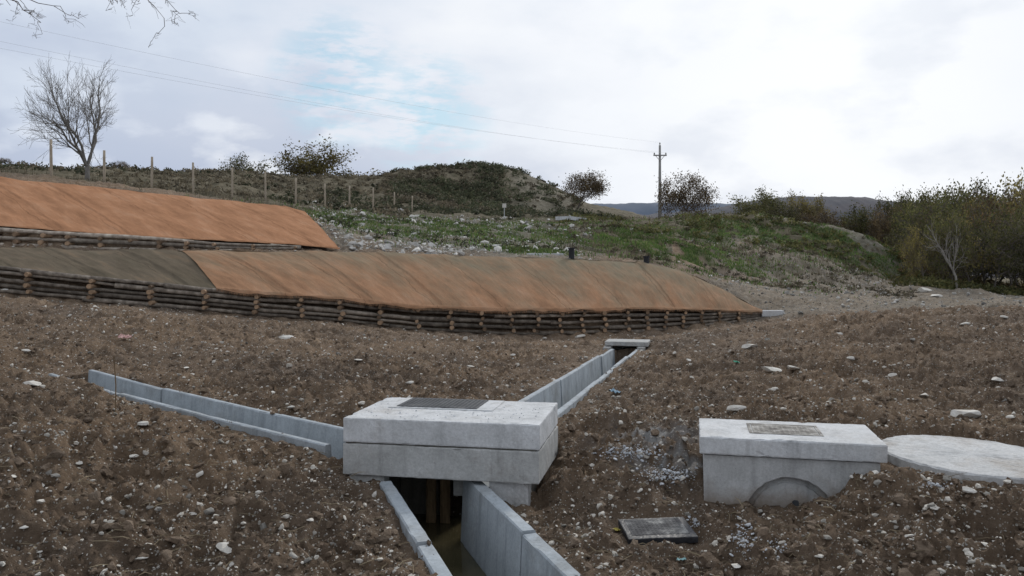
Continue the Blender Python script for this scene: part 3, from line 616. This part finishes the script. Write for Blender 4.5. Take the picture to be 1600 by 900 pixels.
# ---------------- matting
def matting_mat(name,cols,green,amt):
    m,nt,b=newmat(name); uv=N(nt,'ShaderNodeUVMap').outputs[0]
    RT=(0,0,-.33)
    c=ramp(nt,noise(nt,uv,1.0,9,.68,(1.3,.55,1),RT),cols)
    st=noise(nt,uv,1.0,6,.70,(13,1.2,1),RT); c=mix(nt,.35,c,mix(nt,1.,c,ramp(nt,st,[(.3,.62),(.7,1.22)]),'MULTIPLY'))
    fib=noise(nt,uv,1.0,4,.8,(60,34,1),RT); c=mix(nt,.6,c,mix(nt,1.,c,ramp(nt,fib,[(.3,.7),(.7,1.25)]),'MULTIPLY'))
    g=noise(nt,uv,1.0,9,.72,(1.1,.42,1),RT); sep=N(nt,'ShaderNodeSeparateXYZ'); nt.links.new(uv,sep.inputs[0])
    ux_=N(nt,'ShaderNodeMapRange'); ux_.inputs[1].default_value=3; ux_.inputs[2].default_value=22; ux_.inputs[3].default_value=0; ux_.inputs[4].default_value=amt[2]; nt.links.new(sep.outputs[0],ux_.inputs[0])
    gm=math_(nt,'ADD',math_(nt,'ADD',math_(nt,'MULTIPLY',g,.75),math_(nt,'MULTIPLY',sep.outputs[1],amt[1])),ux_.outputs[0]); gm=ramp(nt,gm,[(amt[0],0.),(amt[0]+.30,1.)])
    c=mix(nt,math_(nt,'MULTIPLY',gm,.85),c,mix(nt,ramp(nt,st,[(.35,0.),(.65,1.)]),green,tuple(v*1.35 for v in green)))
    # thin lap seams
    sx=N(nt,'ShaderNodeMath',operation='MULTIPLY_ADD'); nt.links.new(sep.outputs[1],sx.inputs[0]); sx.inputs[1].default_value=.34; nt.links.new(sep.outputs[0],sx.inputs[2])
    fr=math_(nt,'FRACT',math_(nt,'DIVIDE',math_(nt,'ADD',sx.outputs[0],math_(nt,'MULTIPLY',noise(nt,uv,.8,3),.5)),1.95))
    c=mix(nt,1.,c,ramp(nt,fr,[(0,.55),(.02,1.)]),'MULTIPLY')
    nt.links.new(c,b.inputs['Base Color']); b.inputs['Roughness'].default_value=1; b.inputs['Specular IOR Level'].default_value=.03
    bump(nt,b,math_(nt,'ADD',math_(nt,'MULTIPLY',st,.35),math_(nt,'MULTIPLY',fib,.2)),.45,.04); return m
M_or=matting_mat('coir_matting',[(.3,(.27,.135,.072)),(.52,(.38,.193,.104)),(.75,(.46,.265,.160))],(.15,.12,.08),(.60,.0,.0))
M_or2=matting_mat('coir_matting_worn',[(.3,(.22,.125,.073)),(.52,(.335,.187,.107)),(.75,(.41,.255,.163))],(.145,.138,.098),(.40,.055,.15))
M_ol=matting_mat('olive_netting',[(.3,(.085,.070,.048)),(.55,(.14,.112,.080)),(.75,(.23,.16,.10))],(.11,.105,.075),(.4,.0,.0))
def matting(name,label,fb,ft,pb,pt,n,m_,mat,droop,bulge,seed):
    G=loft(fb,ft,pb,pt,n,m_,bulge); U=np.concatenate([[0],np.cumsum(np.linalg.norm(np.diff(G[:,0],axis=0),axis=1))])
    Vv=np.concatenate([np.zeros((n,1)),np.cumsum(np.linalg.norm(np.diff(G,axis=1),axis=2),axis=1)],1)
    UU=np.repeat(U[:,None],m_,1); sh=UU+Vv*.34
    w=(fbm(sh*1.3,Vv*.6,3,seed)-.5)*.10+(fbm(sh*4,Vv*1.6,3,seed+1)-.5)*.04
    lp=sh/1.95+.12*(vn(sh*.5,Vv*0,2)-.5); sid=np.floor(lp); fr_=lp-sid
    w+=.018*(1-fr_)**3+ (TAB[0][sid.astype(int)&255,3]-.5)*.02
    env=np.minimum(1,Vv/.3); G[:,:,2]+=w*env; 
    last=np.minimum(1,(Vv[:,-1:]-Vv)/.4); G[:,:,2]-= (1-last)*.04
    G[:,-1,1]+= (fbm(U*1.5,U*0,3,seed)-.5)*.35
    if droop:
        dr=.02+droop*fbm(U*1.8,U*0+3,3,seed+2)**1.6*1.2
        rows_=[]
        for k,(fy,fz) in enumerate([(-.13,-1.),(-.12,-.6),(-.10,-.25),(-.06,.02)]):
            q=G[:,0].copy(); q[:,1]+=fy+(fbm(U*4,U*0+k,2,3)-.5)*.04; q[:,2]+=np.where(fz<0,fz*dr,.02)+.05; rows_.append(q)
        G[:,0,2]+=.07
        G=np.concatenate([np.stack(rows_,1),G],1); Vv=np.concatenate([np.stack([-.3+0*U,-.2+0*U,-.1+0*U,-.03+0*U],1),Vv],1); UU=np.repeat(U[:,None],G.shape[1],1)
    N_,Mm=G.shape[:2]; idx=np.arange(N_*Mm).reshape(N_,Mm); Fc=np.stack([idx[:-1,:-1],idx[1:,:-1],idx[1:,1:],idx[:-1,1:]],-1).reshape(-1,4)
    me=raw_mesh(name,G.reshape(-1,3),Fc); uvl=me.uv_layers.new(name='UVMap'); li=np.empty(len(me.loops),np.int32); me.loops.foreach_get('vertex_index',li)
    uvl.data.foreach_set('uv',np.stack([UU.ravel()[li],Vv.ravel()[li]],-1).astype(np.float32).ravel())
    o=obj(name,me,mat,True,label=label,category='erosion matting'); return o,G
matting('erosion_matting','dark olive brown netting over slope behind the log wall',wtop,ltop,(-120,345),(-120,292),260,40,M_ol,0,.03,1)
oB,GB=matting('erosion_matting','orange and green coir matting draped over the lower slope',wtop,ltop,(340,1191),(283,1191),900,60,M_or2,.10,.06,2)
oB.location.z+=.012
oC,GC=matting('erosion_matting','bright orange coir matting on upper bank above short wall',ubot,utop,(-120,532),(-120,474),640,60,M_or,.03,.05,4)
def fringe(G,n_,seed,mat,L=.1):
    r=np.random.default_rng(seed); i=r.integers(0,len(G)-1,n_); t=r.random(n_)[:,None]; q=G[i,0]*(1-t)+G[i+1,0]*t
    l=r.uniform(.3,1,n_)*L; a=q+np.array([-.004,0,0]); b_=q+np.array([.004,0,0]); c_=q+np.stack([r.normal(0,.03,n_),r.uniform(-.04,.01,n_),-l],-1)
    V=np.stack([a,b_,c_],1).reshape(-1,3); return obj('coir_fringe',raw_mesh('coir_fringe',V,np.arange(n_*3).reshape(-1,3)),mat,False,kind='stuff')
M_fr=simple('coir_threads',[(.3,(.2,.11,.06)),(.7,(.38,.22,.125))],3,.95,0)
fringe(GB,1500,3,M_fr,.08)
# ---------------- posts
for px,yt,yb,d in POST:
    p=P(px,yb,d); h=(yb-yt)/F*d; mb=MB(); lean=random.uniform(-.02,.02)
    mb.tube([(0,0,-.4),(lean*.4,0,h*.4),(lean,0,h*.8),(lean*1.1,0,h)],[.062,.06,.055,.05],8,jit=.06)
    o=obj('fence_post',mb.mesh('fence_post'),M_post,True,label='slim pale wooden fence post standing on the bank top',category='fence post',group='wooden posts along the bank top'); o.location=p
# ---------------- trees
def gen(seed,lv,n_ch,trunk_frac=.25,ang=(.4,.9),stems=1,up=.15,jit=.18,ratio=(.55,.8),lean=(.05,.45),fork=0):
    r=random.Random(seed); W=[];T=[];tips=[]
    if fork: W.append(([np.array([0,0,-.03]),np.array([.01,0,fork*.5]),np.array([0,.01,fork+.03])],np.array([.055,.046,.042]),8))
    def grow(p,d,L,rad,l):
        k=5 if l<2 else (4 if l==2 else 3); pts=[p.copy()]; dd=d.copy()
        for i in range(k):
            dd=dd+np.array([r.gauss(0,jit),r.gauss(0,jit),r.gauss(0,jit)+up*.4]); dd/=np.linalg.norm(dd); pts.append(pts[-1]+dd*L/k)
        re=rad*(.45 if l else .6); rr=np.linspace(rad,re if l<lv else rad*.35,k+1)
        (W if l<=2 else T).append((pts,rr,6 if l<2 else (4 if l==2 else 3)))
        if l>=lv: tips.append(pts[-1]); tips.append(pts[-2]); return
        m=n_ch[l]
        for i in range(m):
            tf=trunk_frac if l==0 else .25
            t=min(tf+(1-tf)*(i+r.random()*.8)/m,.99); f=t*k; j=int(f); q=np.array(pts[j])*(1-(f-j))+np.array(pts[min(j+1,k)])*(f-j)
            ax=pts[min(j+1,k)]-pts[j]; ax/=np.linalg.norm(ax); az=r.uniform(0,2*math.pi) if l else i*2.4+r.random()
            a=np.cross(ax,[.3,.5,.8]); a/=np.linalg.norm(a); b=np.cross(ax,a); th=r.uniform(*ang)
            nd=ax*math.cos(th)+(a*math.cos(az)+b*math.sin(az))*math.sin(th)
            grow(q,nd,L*r.uniform(*ratio)*(1.15-.4*t),rad*.55*(1-.35*t),l+1)
        grow(pts[-1],dd,L*.6,re,l+1)
    for s in range(stems):
        th=0 if stems==1 else r.uniform(*lean); az=s*2*math.pi/stems+r.random()*.6
        grow(np.array([.0,0,fork-.02]),np.array([math.sin(th)*math.cos(az),math.sin(th)*math.sin(az),math.cos(th)]),1.,.035 if stems==1 else .028,0)
    return W,T,np.array(tips)
def leafquads(tips,n_,size,spread,seed):
    r=np.random.default_rng(seed); c=tips[r.integers(0,len(tips),n_)]+r.normal(0,spread,(n_,3)); a=r.normal(size=(n_,3)); a/=np.linalg.norm(a,axis=1)[:,None]; b=np.cross(a,r.normal(size=(n_,3))); b/=np.linalg.norm(b,axis=1)[:,None]
    s=(size*r.uniform(.6,1.4,n_))[:,None]; V=np.stack([c-a*s,c+b*s*.6,c+a*s,c-b*s*.6],1).reshape(-1,3); return V,np.arange(n_*4).reshape(-1,4)
def tree_proto(seed,H,Wd,leaf=None,nleaf=0,lsize=.08,spread=.12,thick=1.,twigth=1.,bark=M_bark,twm=None,**kw):
    W,T,tips=gen(seed,**kw); allp=np.concatenate([np.array(t[0]) for t in W+T]); h=np.percentile(allp[:,2],99.5); w=.5*(np.percentile(allp[:,0],99.5)-np.percentile(allp[:,0],.5)+np.percentile(allp[:,1],99.5)-np.percentile(allp[:,1],.5))
    S=np.array([Wd/w,Wd/w,H/h]); rs=H/h
    mw=MB(); 
    for pts,rr,sd in W: mw.tube(np.array(pts)*S,np.maximum(np.array(rr)*rs*thick,.007*twigth),sd,cap=False)
    mt=MB()
    for pts,rr,sd in T: mt.tube(np.array(pts)*S,np.maximum(np.array(rr)*rs*thick,.006*twigth),sd,cap=False)
    ntw=len(mt.F)
    if nleaf: V,Fc=leafquads(tips*S,nleaf,lsize,spread,seed); mt.add(V,Fc)
    mt_me=mt.mesh('crown'); mt_me.materials.append(twm or M_twig)
    if nleaf:
        mt_me.materials.append(leaf); mi=np.zeros(len(mt_me.polygons),np.int32); mi[ntw:]=1; mt_me.polygons.foreach_set('material_index',mi)
    tw=mw.mesh('trunk'); tw.materials.append(bark); return tw,mt_me
def place_tree(proto,name,label,loc,rz=0,sc=(1,1,1),cat='tree',group=None):
    o=empty(name,loc,rz,label=label,category=cat,group=group); o.scale=sc
    for nme,me in (('trunk',proto[0]),('crown',proto[1])):
        c=bpy.data.objects.new(nme,me); c.parent=o; link(c)
    return o
def tz(x,y): return float(terrain(np.array([x]),np.array([y]))[0])
def tree_at(proto,H,name,label,px,ytop,d,rz=0,wfac=1,**k):
    x=(px-800)/F*d; zb=tz(x,d)-.1; zt=CZ+(HZ-ytop)/F*d; s=(zt-zb)/H
    return place_tree(proto,name,label,(x,d,zb),rz,(s*wfac,s*wfac,s),**k)
bare=tree_proto(6,7.,5.9,thick=1.0,twigth=1.0,bark=M_barkm,twm=M_barkm,lv=4,n_ch=[4,4,3,3],stems=5,trunk_frac=.25,ang=(.38,.9),up=.12,ratio=(.5,.8),lean=(.12,.65),jit=.15,fork=.34)
tree_at(bare,7.,'bare_tree','large leafless tree with forked trunk behind fence posts',136,98,42,wfac=.96)
KW=dict(lv=4,n_ch=[7,5,4,3],trunk_frac=.3,ang=(.5,1.0),up=.12)
oak=[tree_proto(20+i,7.,8.,leaf=lf,nleaf=nl,lsize=ls,spread=sp2,thick=1.,twigth=2.,**KW) for i,(lf,nl,ls,sp2) in enumerate([(M_lyel,7000,.11,.30),(M_lbrown,6500,.11,.30),(M_lolive,8000,.11,.30),(M_lrust,3200,.11,.24),(M_lolive,4600,.11,.26),(M_lrust,6000,.11,.28),(M_lyel,4000,.11,.26)])]
for px,yt,d,k,wf,nm,lb in [(452,231,112,0,1.35,'oak_tree','rounded tree with yellow leaves on the ridge'),(390,248,112,2,.9,'oak_tree','small olive leaved tree on the ridge'),(900,274,86,1,1.25,'oak_tree','brown thin leaved tree beside the scrubby mound'),(870,288,100,1,.8,'oak_tree','small brown tree at the mound edge'),
    (1064,274,80,1,.74,'oak_tree','brown autumn oak beside the power pole'),(1175,302,84,2,1.1,'oak_tree','low dark green tree on the crest'),(1265,308,82,0,.7,'oak_tree','small yellowing tree on the crest'),(1335,328,75,2,.9,'shrub','low green shrub on the bank'),(1220,322,76,4,1.1,'shrub','low olive shrub on the crest'),(1300,332,74,1,1.1,'shrub','low brown shrub on the bank'),(185,252,78,1,1.0,'shrub','small brown shrub on ridge'),(10,248,72,1,1.1,'shrub','low dry shrub on the ridge')]:
    tree_at(oak[k],7.,nm,lb,px,yt,d,rz=px*.7,wfac=wf)
r=random.Random(4)
nmz=['yellow','brown','olive','rusty','olive','rusty','yellow']
for i in range(42):
    row=i//11; px=[1450,1436,1428,1412][min(row,3)]+(i%11)*21+r.uniform(-11,11); d=[47,54,61,70][min(row,3)]+r.uniform(-2.5,2.5)
    yt=np.interp(px,[1400,1430,1480,1540,1600,1680],[322,298,284,288,278,274])+r.uniform(0,34)+[50,20,4,0][min(row,3)]
    k=r.choice([3,4,6,4,4,5,2,1]); tree_at(oak[k],7.,'autumn_tree','autumn tree with thinning '+nmz[k]+' leaves in the wood',px,yt,d,rz=r.uniform(0,6),wfac=r.uniform(.5,.8),group='trees of the autumn wood')
pale=tree_proto(41,4.5,3.,thick=1.1,twigth=1.5,bark=M_barkl,twm=M_barkl,lv=3,n_ch=[5,4,3],trunk_frac=.35,ang=(.4,.8),up=.2)
tree_at(pale,4.5,'bare_tree','small pale leafless tree in front of the wood',1495,345,43.5,wfac=.8)
# ---------------- leaf clump scatter
def clumps(name,x,y,rad,nl,ls,mat,seed,hz=.8):
    r=np.random.default_rng(seed); p=lay(x,y); n_=len(x); d=r.normal(size=(n_,nl,3)); d/=np.linalg.norm(d,axis=2)[:,:,None]; d[:,:,2]=np.abs(d[:,:,2])*hz
    c=p[:,None,:]+d*(rad[:,None]*r.uniform(.35,1.05,(n_,nl)))[:,:,None]; c=c.reshape(-1,3); k=len(c)
    a=r.normal(size=(k,3)); a/=np.linalg.norm(a,axis=1)[:,None]; b=np.cross(a,r.normal(size=(k,3))); b/=np.linalg.norm(b,axis=1)[:,None]; s=(ls*r.uniform(.5,1.4,k))[:,None]
    V=np.stack([c-a*s,c+b*s*.5,c+a*s,c-b*s*.5],1).reshape(-1,3); return obj(name,raw_mesh(name,V,np.arange(k*4).reshape(-1,4)),mat,False,kind='stuff')
def reg(n_,p0,p1,d0,d1,seed,thr=None,sc=.15):
    r=np.random.default_rng(seed); px=r.uniform(p0,p1,n_); y=r.uniform(d0,d1,n_); x=(px-800)/F*y
    k=np.ones(n_,bool)
    if thr is not None: k=fbm(x*sc,y*sc,3,seed)+r.normal(0,.05,n_)>thr
    k&=~((px>785)&(px<900)&(y>72)&(y<100)&(r.random(n_)<.82))
    return x[k],y[k],r
x,y,r=reg(2400,612,905,74,108,31,.45); clumps('scrub',x,y,r.uniform(.3,.95,len(x)),46,.13,M_lgreen,1)
x,y,r=reg(1300,600,905,70,108,38,.43); clumps('scrub',x,y,r.uniform(.2,.7,len(x)),30,.13,M_lgrey,11)
x,y,r=reg(3000,-80,640,44,95,32,.45); clumps('scrub',x,y,r.uniform(.2,.6,len(x)),26,.12,M_lgrey,2)
x,y,r=reg(600,-80,600,50,90,33,.52); clumps('scrub',x,y,r.uniform(.3,.8,len(x)),40,.13,M_lgreen,3)
x,y,r=reg(1200,860,1440,48,66,34,.48,.3); clumps('scrub',x,y,r.uniform(.15,.5,len(x)),30,.09,M_lolive,4)
x,y,r=reg(1300,880,1430,36,60,39,.48,.5); clumps('scrub',x,y,r.uniform(.1,.32,len(x)),26,.06,M_lgrey,14)
x,y,r=reg(600,500,880,30,56,40,.50,.5); clumps('scrub',x,y,r.uniform(.1,.35,len(x)),26,.06,M_lgreen,15)
x,y,r=reg(350,1410,1700,46,72,35); clumps('scrub',x,y,r.uniform(.4,1.1,len(x)),50,.12,M_lbrown,5)
x,y,r=reg(260,1400,1640,43,50,36); clumps('scrub',x,y,r.uniform(.3,.8,len(x)),50,.10,M_lolive,6)
x,y,r=reg(420,500,960,58,72,37); clumps('scrub',x,y,r.uniform(.2,.7,len(x)),30,.12,M_lgreen,7)
def grass(x,y,h,mat,seed,w=.012):
    r=np.random.default_rng(seed); p=lay(x,y); n_=len(x); a=r.uniform(0,6.3,n_); s=np.stack([np.cos(a),np.sin(a),0*a],-1)*w*(1+y/25)[:,None]; tip=p+np.stack([r.normal(0,.3,n_)*h,r.normal(0,.3,n_)*h,h],-1)
    V=np.stack([p-s,p+s,tip],1).reshape(-1,3); return obj('grass',raw_mesh('grass',V,np.arange(n_*3).reshape(-1,3)),mat,False,kind='stuff')
xs=[];ysl=[]
rr_=np.random.default_rng(77)
for px,d,rx,ry,n_ in [(1040,42,4.5,4,17000),(1180,52,7,4,14000),(820,31,1.2,1.5,3500),(620,46,4,5,6500),(700,38,5,5,5000),(780,44,5,5,6500),(560,34,3,4,3000),(950,48,4,6,7500),(1320,54,3,4,5500),(1440,54,4,3,4000),(540,40,2,4,3000)]:
    xs.append((px-800)/F*d+rr_.normal(0,rx*.75,n_)); ysl.append(d+rr_.normal(0,ry*.75,n_))
x=np.concatenate(xs); y=np.concatenate(ysl); k=(fbm(x*1.3,y*1.3,4,6)*.6+fbm(x*.5,y*.5,4,1)*.4>.47)&clear(x,y)&(y>26); x,y=x[k],y[k]; grass(x,y,rr_.uniform(.05,.18,len(x)),M_grass,8)
x,y,r=reg(24000,-80,1440,31,60,41,.47,.4); ppx=800+F*x/y; k=clear(x,y)&((ppx<1050)|(y>42))&((ppx<490)|(ppx>880)|(r.random(len(x))<.25)); x,y=x[k],y[k]; grass(x,y,np.random.default_rng(3).uniform(.08,.32,len(x)),M_lgrey,9,.010)
# ---------------- overhanging branches
random.seed(12)
rt=empty('overhanging_tree',(-7.2,6.8,tz(-7.2,6.8)),label='leafless tree whose thin twigs hang into the sky',category='tree'); base=np.array(rt.location)
mw=MB(); 
def pl(pts,r0,r1,mb,sides=6): 
    q=[np.array(p)-base for p in pts]; mb.tube(q,np.linspace(r0,r1,len(q)),sides,cap=False)
hub=P(-330,-260,6.6)
pl([base-np.array([0,0,.3]),base+np.array([.1,0,1.2]),base+np.array([.3,-.1,2.6]),hub],.16,.07,mw,10)
pl([hub,P(-150,-190,6.3),P(20,-130,6.),P(180,-90,5.9),P(280,-70,5.8)],.06,.008,mw)
pl([hub,P(-220,-120,6.0),P(-100,-60,5.8),P(-20,-20,5.7),P(30,-6,5.7)],.05,.006,mw)
obj('trunk',mw.mesh('trunk'),M_bark,True,rt)
mc=MB()
def twig(p,tgt,r0,l):
    n_=6; pts=[p]; 
    for i in range(1,n_+1):
        q=p+(tgt-p)*i/n_; q=q+np.array([random.gauss(0,.015),random.gauss(0,.02),random.gauss(0,.015)]); pts.append(q)
    pl(pts,r0,r0*.35,mc,4)
    if l>0:
        L=np.linalg.norm(tgt-p)
        for i in range(5 if l>1 else 3):
            j=random.randint(2,n_); s=pts[j]; dv=(tgt-p)/L+np.array([random.gauss(0,.6),random.gauss(0,.4),random.gauss(0,.5)]); dv/=np.linalg.norm(dv); twig(s,s+dv*L*random.uniform(.15,.32),r0*.5,l-1)
for (sx,sy,tx,ty) in [(-40,-40,105,20),(-20,-22,65,34),(100,-108,180,8),(150,-95,262,28),(200,-85,270,12),(-60,-60,20,8)]:
    twig(P(sx,sy,5.9),P(tx,ty,5.8+random.uniform(-.2,.2)),.005,2)
obj('crown',mc.mesh('crown'),M_twig,False,rt)
# ---------------- power pole & wires
pd=90; x0=(1031-800)/F*pd; zb=tz(x0,pd)-.3; zt=CZ+(HZ-227)/F*pd
rp=empty('power_pole',(x0,pd,zb),label='tall grey utility pole with crossarm on the crest',category='utility pole')
mb=MB(); mb.tube([(0,0,0),(0,0,(zt-zb)*.5),(0,0,zt-zb)],[.2,.17,.12],10); obj('pole',mb.mesh('pole'),M_pole,True,rp)
za=CZ+(HZ-243)/F*pd-zb
mb=MB(); mb.box(-.75,.75,-.19,-.09,za-.07,za+.07); mb.tube([(-.5,-.14,za-.05),(0,-.14,za-.65)],.03,5); mb.tube([(.5,-.14,za-.05),(0,-.14,za-.65)],.03,5); obj('crossarm',mb.mesh('crossarm'),M_pole,False,rp)
ends=[(-.65,za+.3),(.65,za+.3),(0,zt-zb+.3)]
for ex,ez in ends:
    mb=MB(); mb.tube([(ex,-.14 if ex else 0,ez-.3),(ex,-.14 if ex else 0,ez-.2),(ex,-.14 if ex else 0,ez-.19),(ex,-.14 if ex else 0,ez-.1),(ex,-.14 if ex else 0,ez-.09),(ex,-.14 if ex else 0,ez)],[.03,.03,.09,.09,.06,.06],8); obj('insulator',mb.mesh('insulator'),M_pole,False,rp)
for (ex,ez),yl in zip(ends,(46,58,14)):
    a=np.array([x0+ex,pd-.14,zb+ez]); e=P(-90,yl,40); mb=MB(); pts=[]
    for i in range(41):
        t=i/40; q=a*(1-t)+e*t; q[2]-=.7*4*t*(1-t); pts.append(q-a)
    mb.tube(pts,.0055,4); o=obj('power_line',mb.mesh('power_line'),M_wire,False,label='thin grey overhead power line running to the pole',category='power line',group='overhead wires'); o.location=a
X0=(788-800)/F*58; zz=tz(X0,58); rs=empty('track_marker',(X0,58,zz),label='small white marker sign on a thin post by the track',category='sign')
mb=MB(); mb.tube([(0,0,-.2),(0,0,1.)],.025,6); obj('post',mb.mesh('post'),M_wire,False,rs); mb=MB(); mb.box(-.14,.14,-.04,-.025,.7,1.0); obj('panel',mb.mesh('panel'),M_stonew,False,rs)
# ---------------- rebar, scraps
X0,Y0,Z0_=ray(180,650); mb=MB(); hh=(650-560)/F*Y0; mb.tube([(0,0,-.1),(.005,0,hh*.5),(-.01,0,hh)],.004,6); o=obj('steel_rod',mb.mesh('steel_rod'),M_rust,False,label='thin rusty steel rod standing beside the channel',category='rod'); o.location=(X0,Y0,Z0_)
def scrap(px,py,w,col,label):
    X0,Y0,Z0_=ray(px,py); s=w/F*Y0; n_=9; r=random.Random(px); V=[(( i/(n_-1)-.5)*s+r.gauss(0,s*.03),(j/(n_-1)-.5)*s*.8+r.gauss(0,s*.03),s*.1+r.uniform(0,s*.22)) for j in range(n_) for i in range(n_)]
    Fc=[(j*n_+i,j*n_+i+1,(j+1)*n_+i+1,(j+1)*n_+i) for j in range(n_-1) for i in range(n_-1)]; mb=MB(); mb.add(V,Fc)
    m=simple('scrap_'+label.split()[0],[(.3,tuple(c*.8 for c in col)),(.7,col)],8,.5,.2,.005)
    o=obj('plastic_scrap',mb.mesh('plastic_scrap'),m,False,label=label,category='litter'); o.location=(X0,Y0,Z0_); o.rotation_euler=(.2,.1,r.uniform(0,3))
scrap(960,620,20,(.30,.42,.5),'blue crumpled plastic scrap on the soil'); scrap(195,532,18,(.5,.3,.27),'pink crumpled plastic scrap lying on soil'); scrap(1150,568,12,(.06,.35,.22),'green bit of plastic on the soil'); scrap(963,830,10,(.5,.42,.1),'yellow bit of plastic beside the cover'); scrap(1065,880,14,(.3,.5,.5),'teal bit of plastic on the soil')
# ---------------- far hills
def hill(name,prof,d,depth,mat,seed,amp):
    pr=np.array(prof,float); px=np.linspace(pr[0,0],pr[-1,0],420); top=CZ+(HZ-np.interp(px,pr[:,0],pr[:,1]))/F*d; x=(px-800)/F*d
    top=np.convolve(np.pad(top,12,mode='edge'),np.ones(25)/25,'valid')
    m_=30; v=np.linspace(-1,1,m_); Xg=np.repeat(x[:,None],m_,1); Yg=d+v[None,:]*depth+0*Xg; prof_=np.cos(v*math.pi/2)**1.2
    Zg=(CZ-25)+(top[:,None]-(CZ-25))*prof_[None,:]+(fbm(Xg/d*60,Yg/d*60,5,seed)-.5)*amp*(.3+prof_[None,:])+rng.normal(0,amp*.06,Xg.shape); idx=np.arange(420*m_).reshape(420,m_)
    return obj(name,raw_mesh(name,np.stack([Xg,Yg,Zg],-1).reshape(-1,3),np.stack([idx[:-1,:-1],idx[1:,:-1],idx[1:,1:],idx[:-1,1:]],-1).reshape(-1,4)),mat,True,kind='structure')
M_h1=simple('forested_hill_haze',[(.3,(.034,.040,.054)),(.5,(.050,.053,.066)),(.7,(.070,.064,.072))],.02,1.,0,detail=12); M_h2=simple('distant_hill_haze',[(.3,(.08,.105,.145)),(.7,(.11,.135,.18))],.006,1.,0,detail=10)  # aerial haze is mixed into both hill colours as blue
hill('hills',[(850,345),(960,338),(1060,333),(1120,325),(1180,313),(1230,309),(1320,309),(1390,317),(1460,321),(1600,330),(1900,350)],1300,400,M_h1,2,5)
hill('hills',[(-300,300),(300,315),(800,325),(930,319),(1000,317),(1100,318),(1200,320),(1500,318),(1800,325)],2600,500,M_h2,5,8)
# ---------------- world
W=bpy.data.worlds.new('World'); scene.world=W; W.use_nodes=True; nt=W.node_tree; bg=nt.nodes['Background']
sdir=Vector((.36,1,.46)).normalized(); el=math.asin(sdir.z); az=math.atan2(sdir.x,sdir.y)
sky=N(nt,'ShaderNodeTexSky',sky_type='NISHITA',sun_disc=False); sky.sun_elevation=el; sky.sun_rotation=az
tc=N(nt,'ShaderNodeTexCoord').outputs['Generated']
sep=N(nt,'ShaderNodeSeparateXYZ'); nt.links.new(tc,sep.inputs[0])
n1=noise(nt,tc,2.6,6,.48,(1,1,2.2)); n2=noise(nt,tc,6.,9,.5,(1,1,2.2))
def dirdot(v):
    dp=N(nt,'ShaderNodeVectorMath',operation='DOT_PRODUCT'); nt.links.new(tc,dp.inputs[0]); dp.inputs[1].default_value=Vector(v).normalized(); return dp.outputs['Value']
glow=ramp(nt,dirdot((.40,1,.22)),[(.82,0.),(.94,.55),(1.,1.)])
cf=math_(nt,'ADD',math_(nt,'MULTIPLY',n1,.7),math_(nt,'MULTIPLY',n2,.3))
cloud=ramp(nt,cf,[(.38,(5.8,6.5,7.8)),(.46,(6.8,7.5,8.6)),(.53,(7.6,8.1,9.0)),(.62,(8.7,9.0,9.5))])
low=ramp(nt,sep.outputs[2],[(.10,1.),(.28,0.)])
lowm=math_(nt,'MULTIPLY',low,ramp(nt,n2,[(.48,1.),(.56,.2)]))
cloud=mix(nt,math_(nt,'MULTIPLY',lowm,.95),cloud,(4.6,5.25,6.7))
cloud=mix(nt,math_(nt,'MULTIPLY',glow,ramp(nt,n2,[(.34,.7),(.46,.98)])),cloud,(10.0,10.2,10.5))
gap=N(nt,'ShaderNodeMath',operation='MAXIMUM'); nt.links.new(ramp(nt,dirdot((-.217,1,.237)),[(.9990,0.),(.9998,1.)]),gap.inputs[0]); nt.links.new(ramp(nt,dirdot((-.105,1,.193)),[(.9992,0.),(.9998,1.)]),gap.inputs[1])
hn=noise(nt,tc,22.,6,.6,(1,1,3.5))
hole=math_(nt,'MULTIPLY',gap.outputs[0],ramp(nt,hn,[(.42,0.),(.60,.8)]))
col=mix(nt,hole,cloud,mix(nt,.7,sky.outputs[0],(3.6,6.6,8.4)))
nt.links.new(col,bg.inputs['Color']); bg.inputs['Strength'].default_value=.1
sl=bpy.data.lights.new('sun','SUN'); sl.energy=1.9; sl.angle=math.radians(8); sl.color=(1,.96,.9); so=link(bpy.data.objects.new('sun',sl)); so.rotation_euler=Vector((.42,1,.62)).to_track_quat('Z','Y').to_euler()
cam=bpy.data.cameras.new('camera'); cam.lens=28; cam.sensor_width=36; cam.shift_y=-30/1600; cam.clip_end=8000; cam.clip_start=.05
co_=link(bpy.data.objects.new('camera',cam)); co_.location=(0,0,CZ); co_.rotation_euler=(math.pi/2,0,0); scene.camera=co_
scene.view_settings.view_transform='Standard'; scene.view_settings.look='None'; scene.view_settings.exposure=0
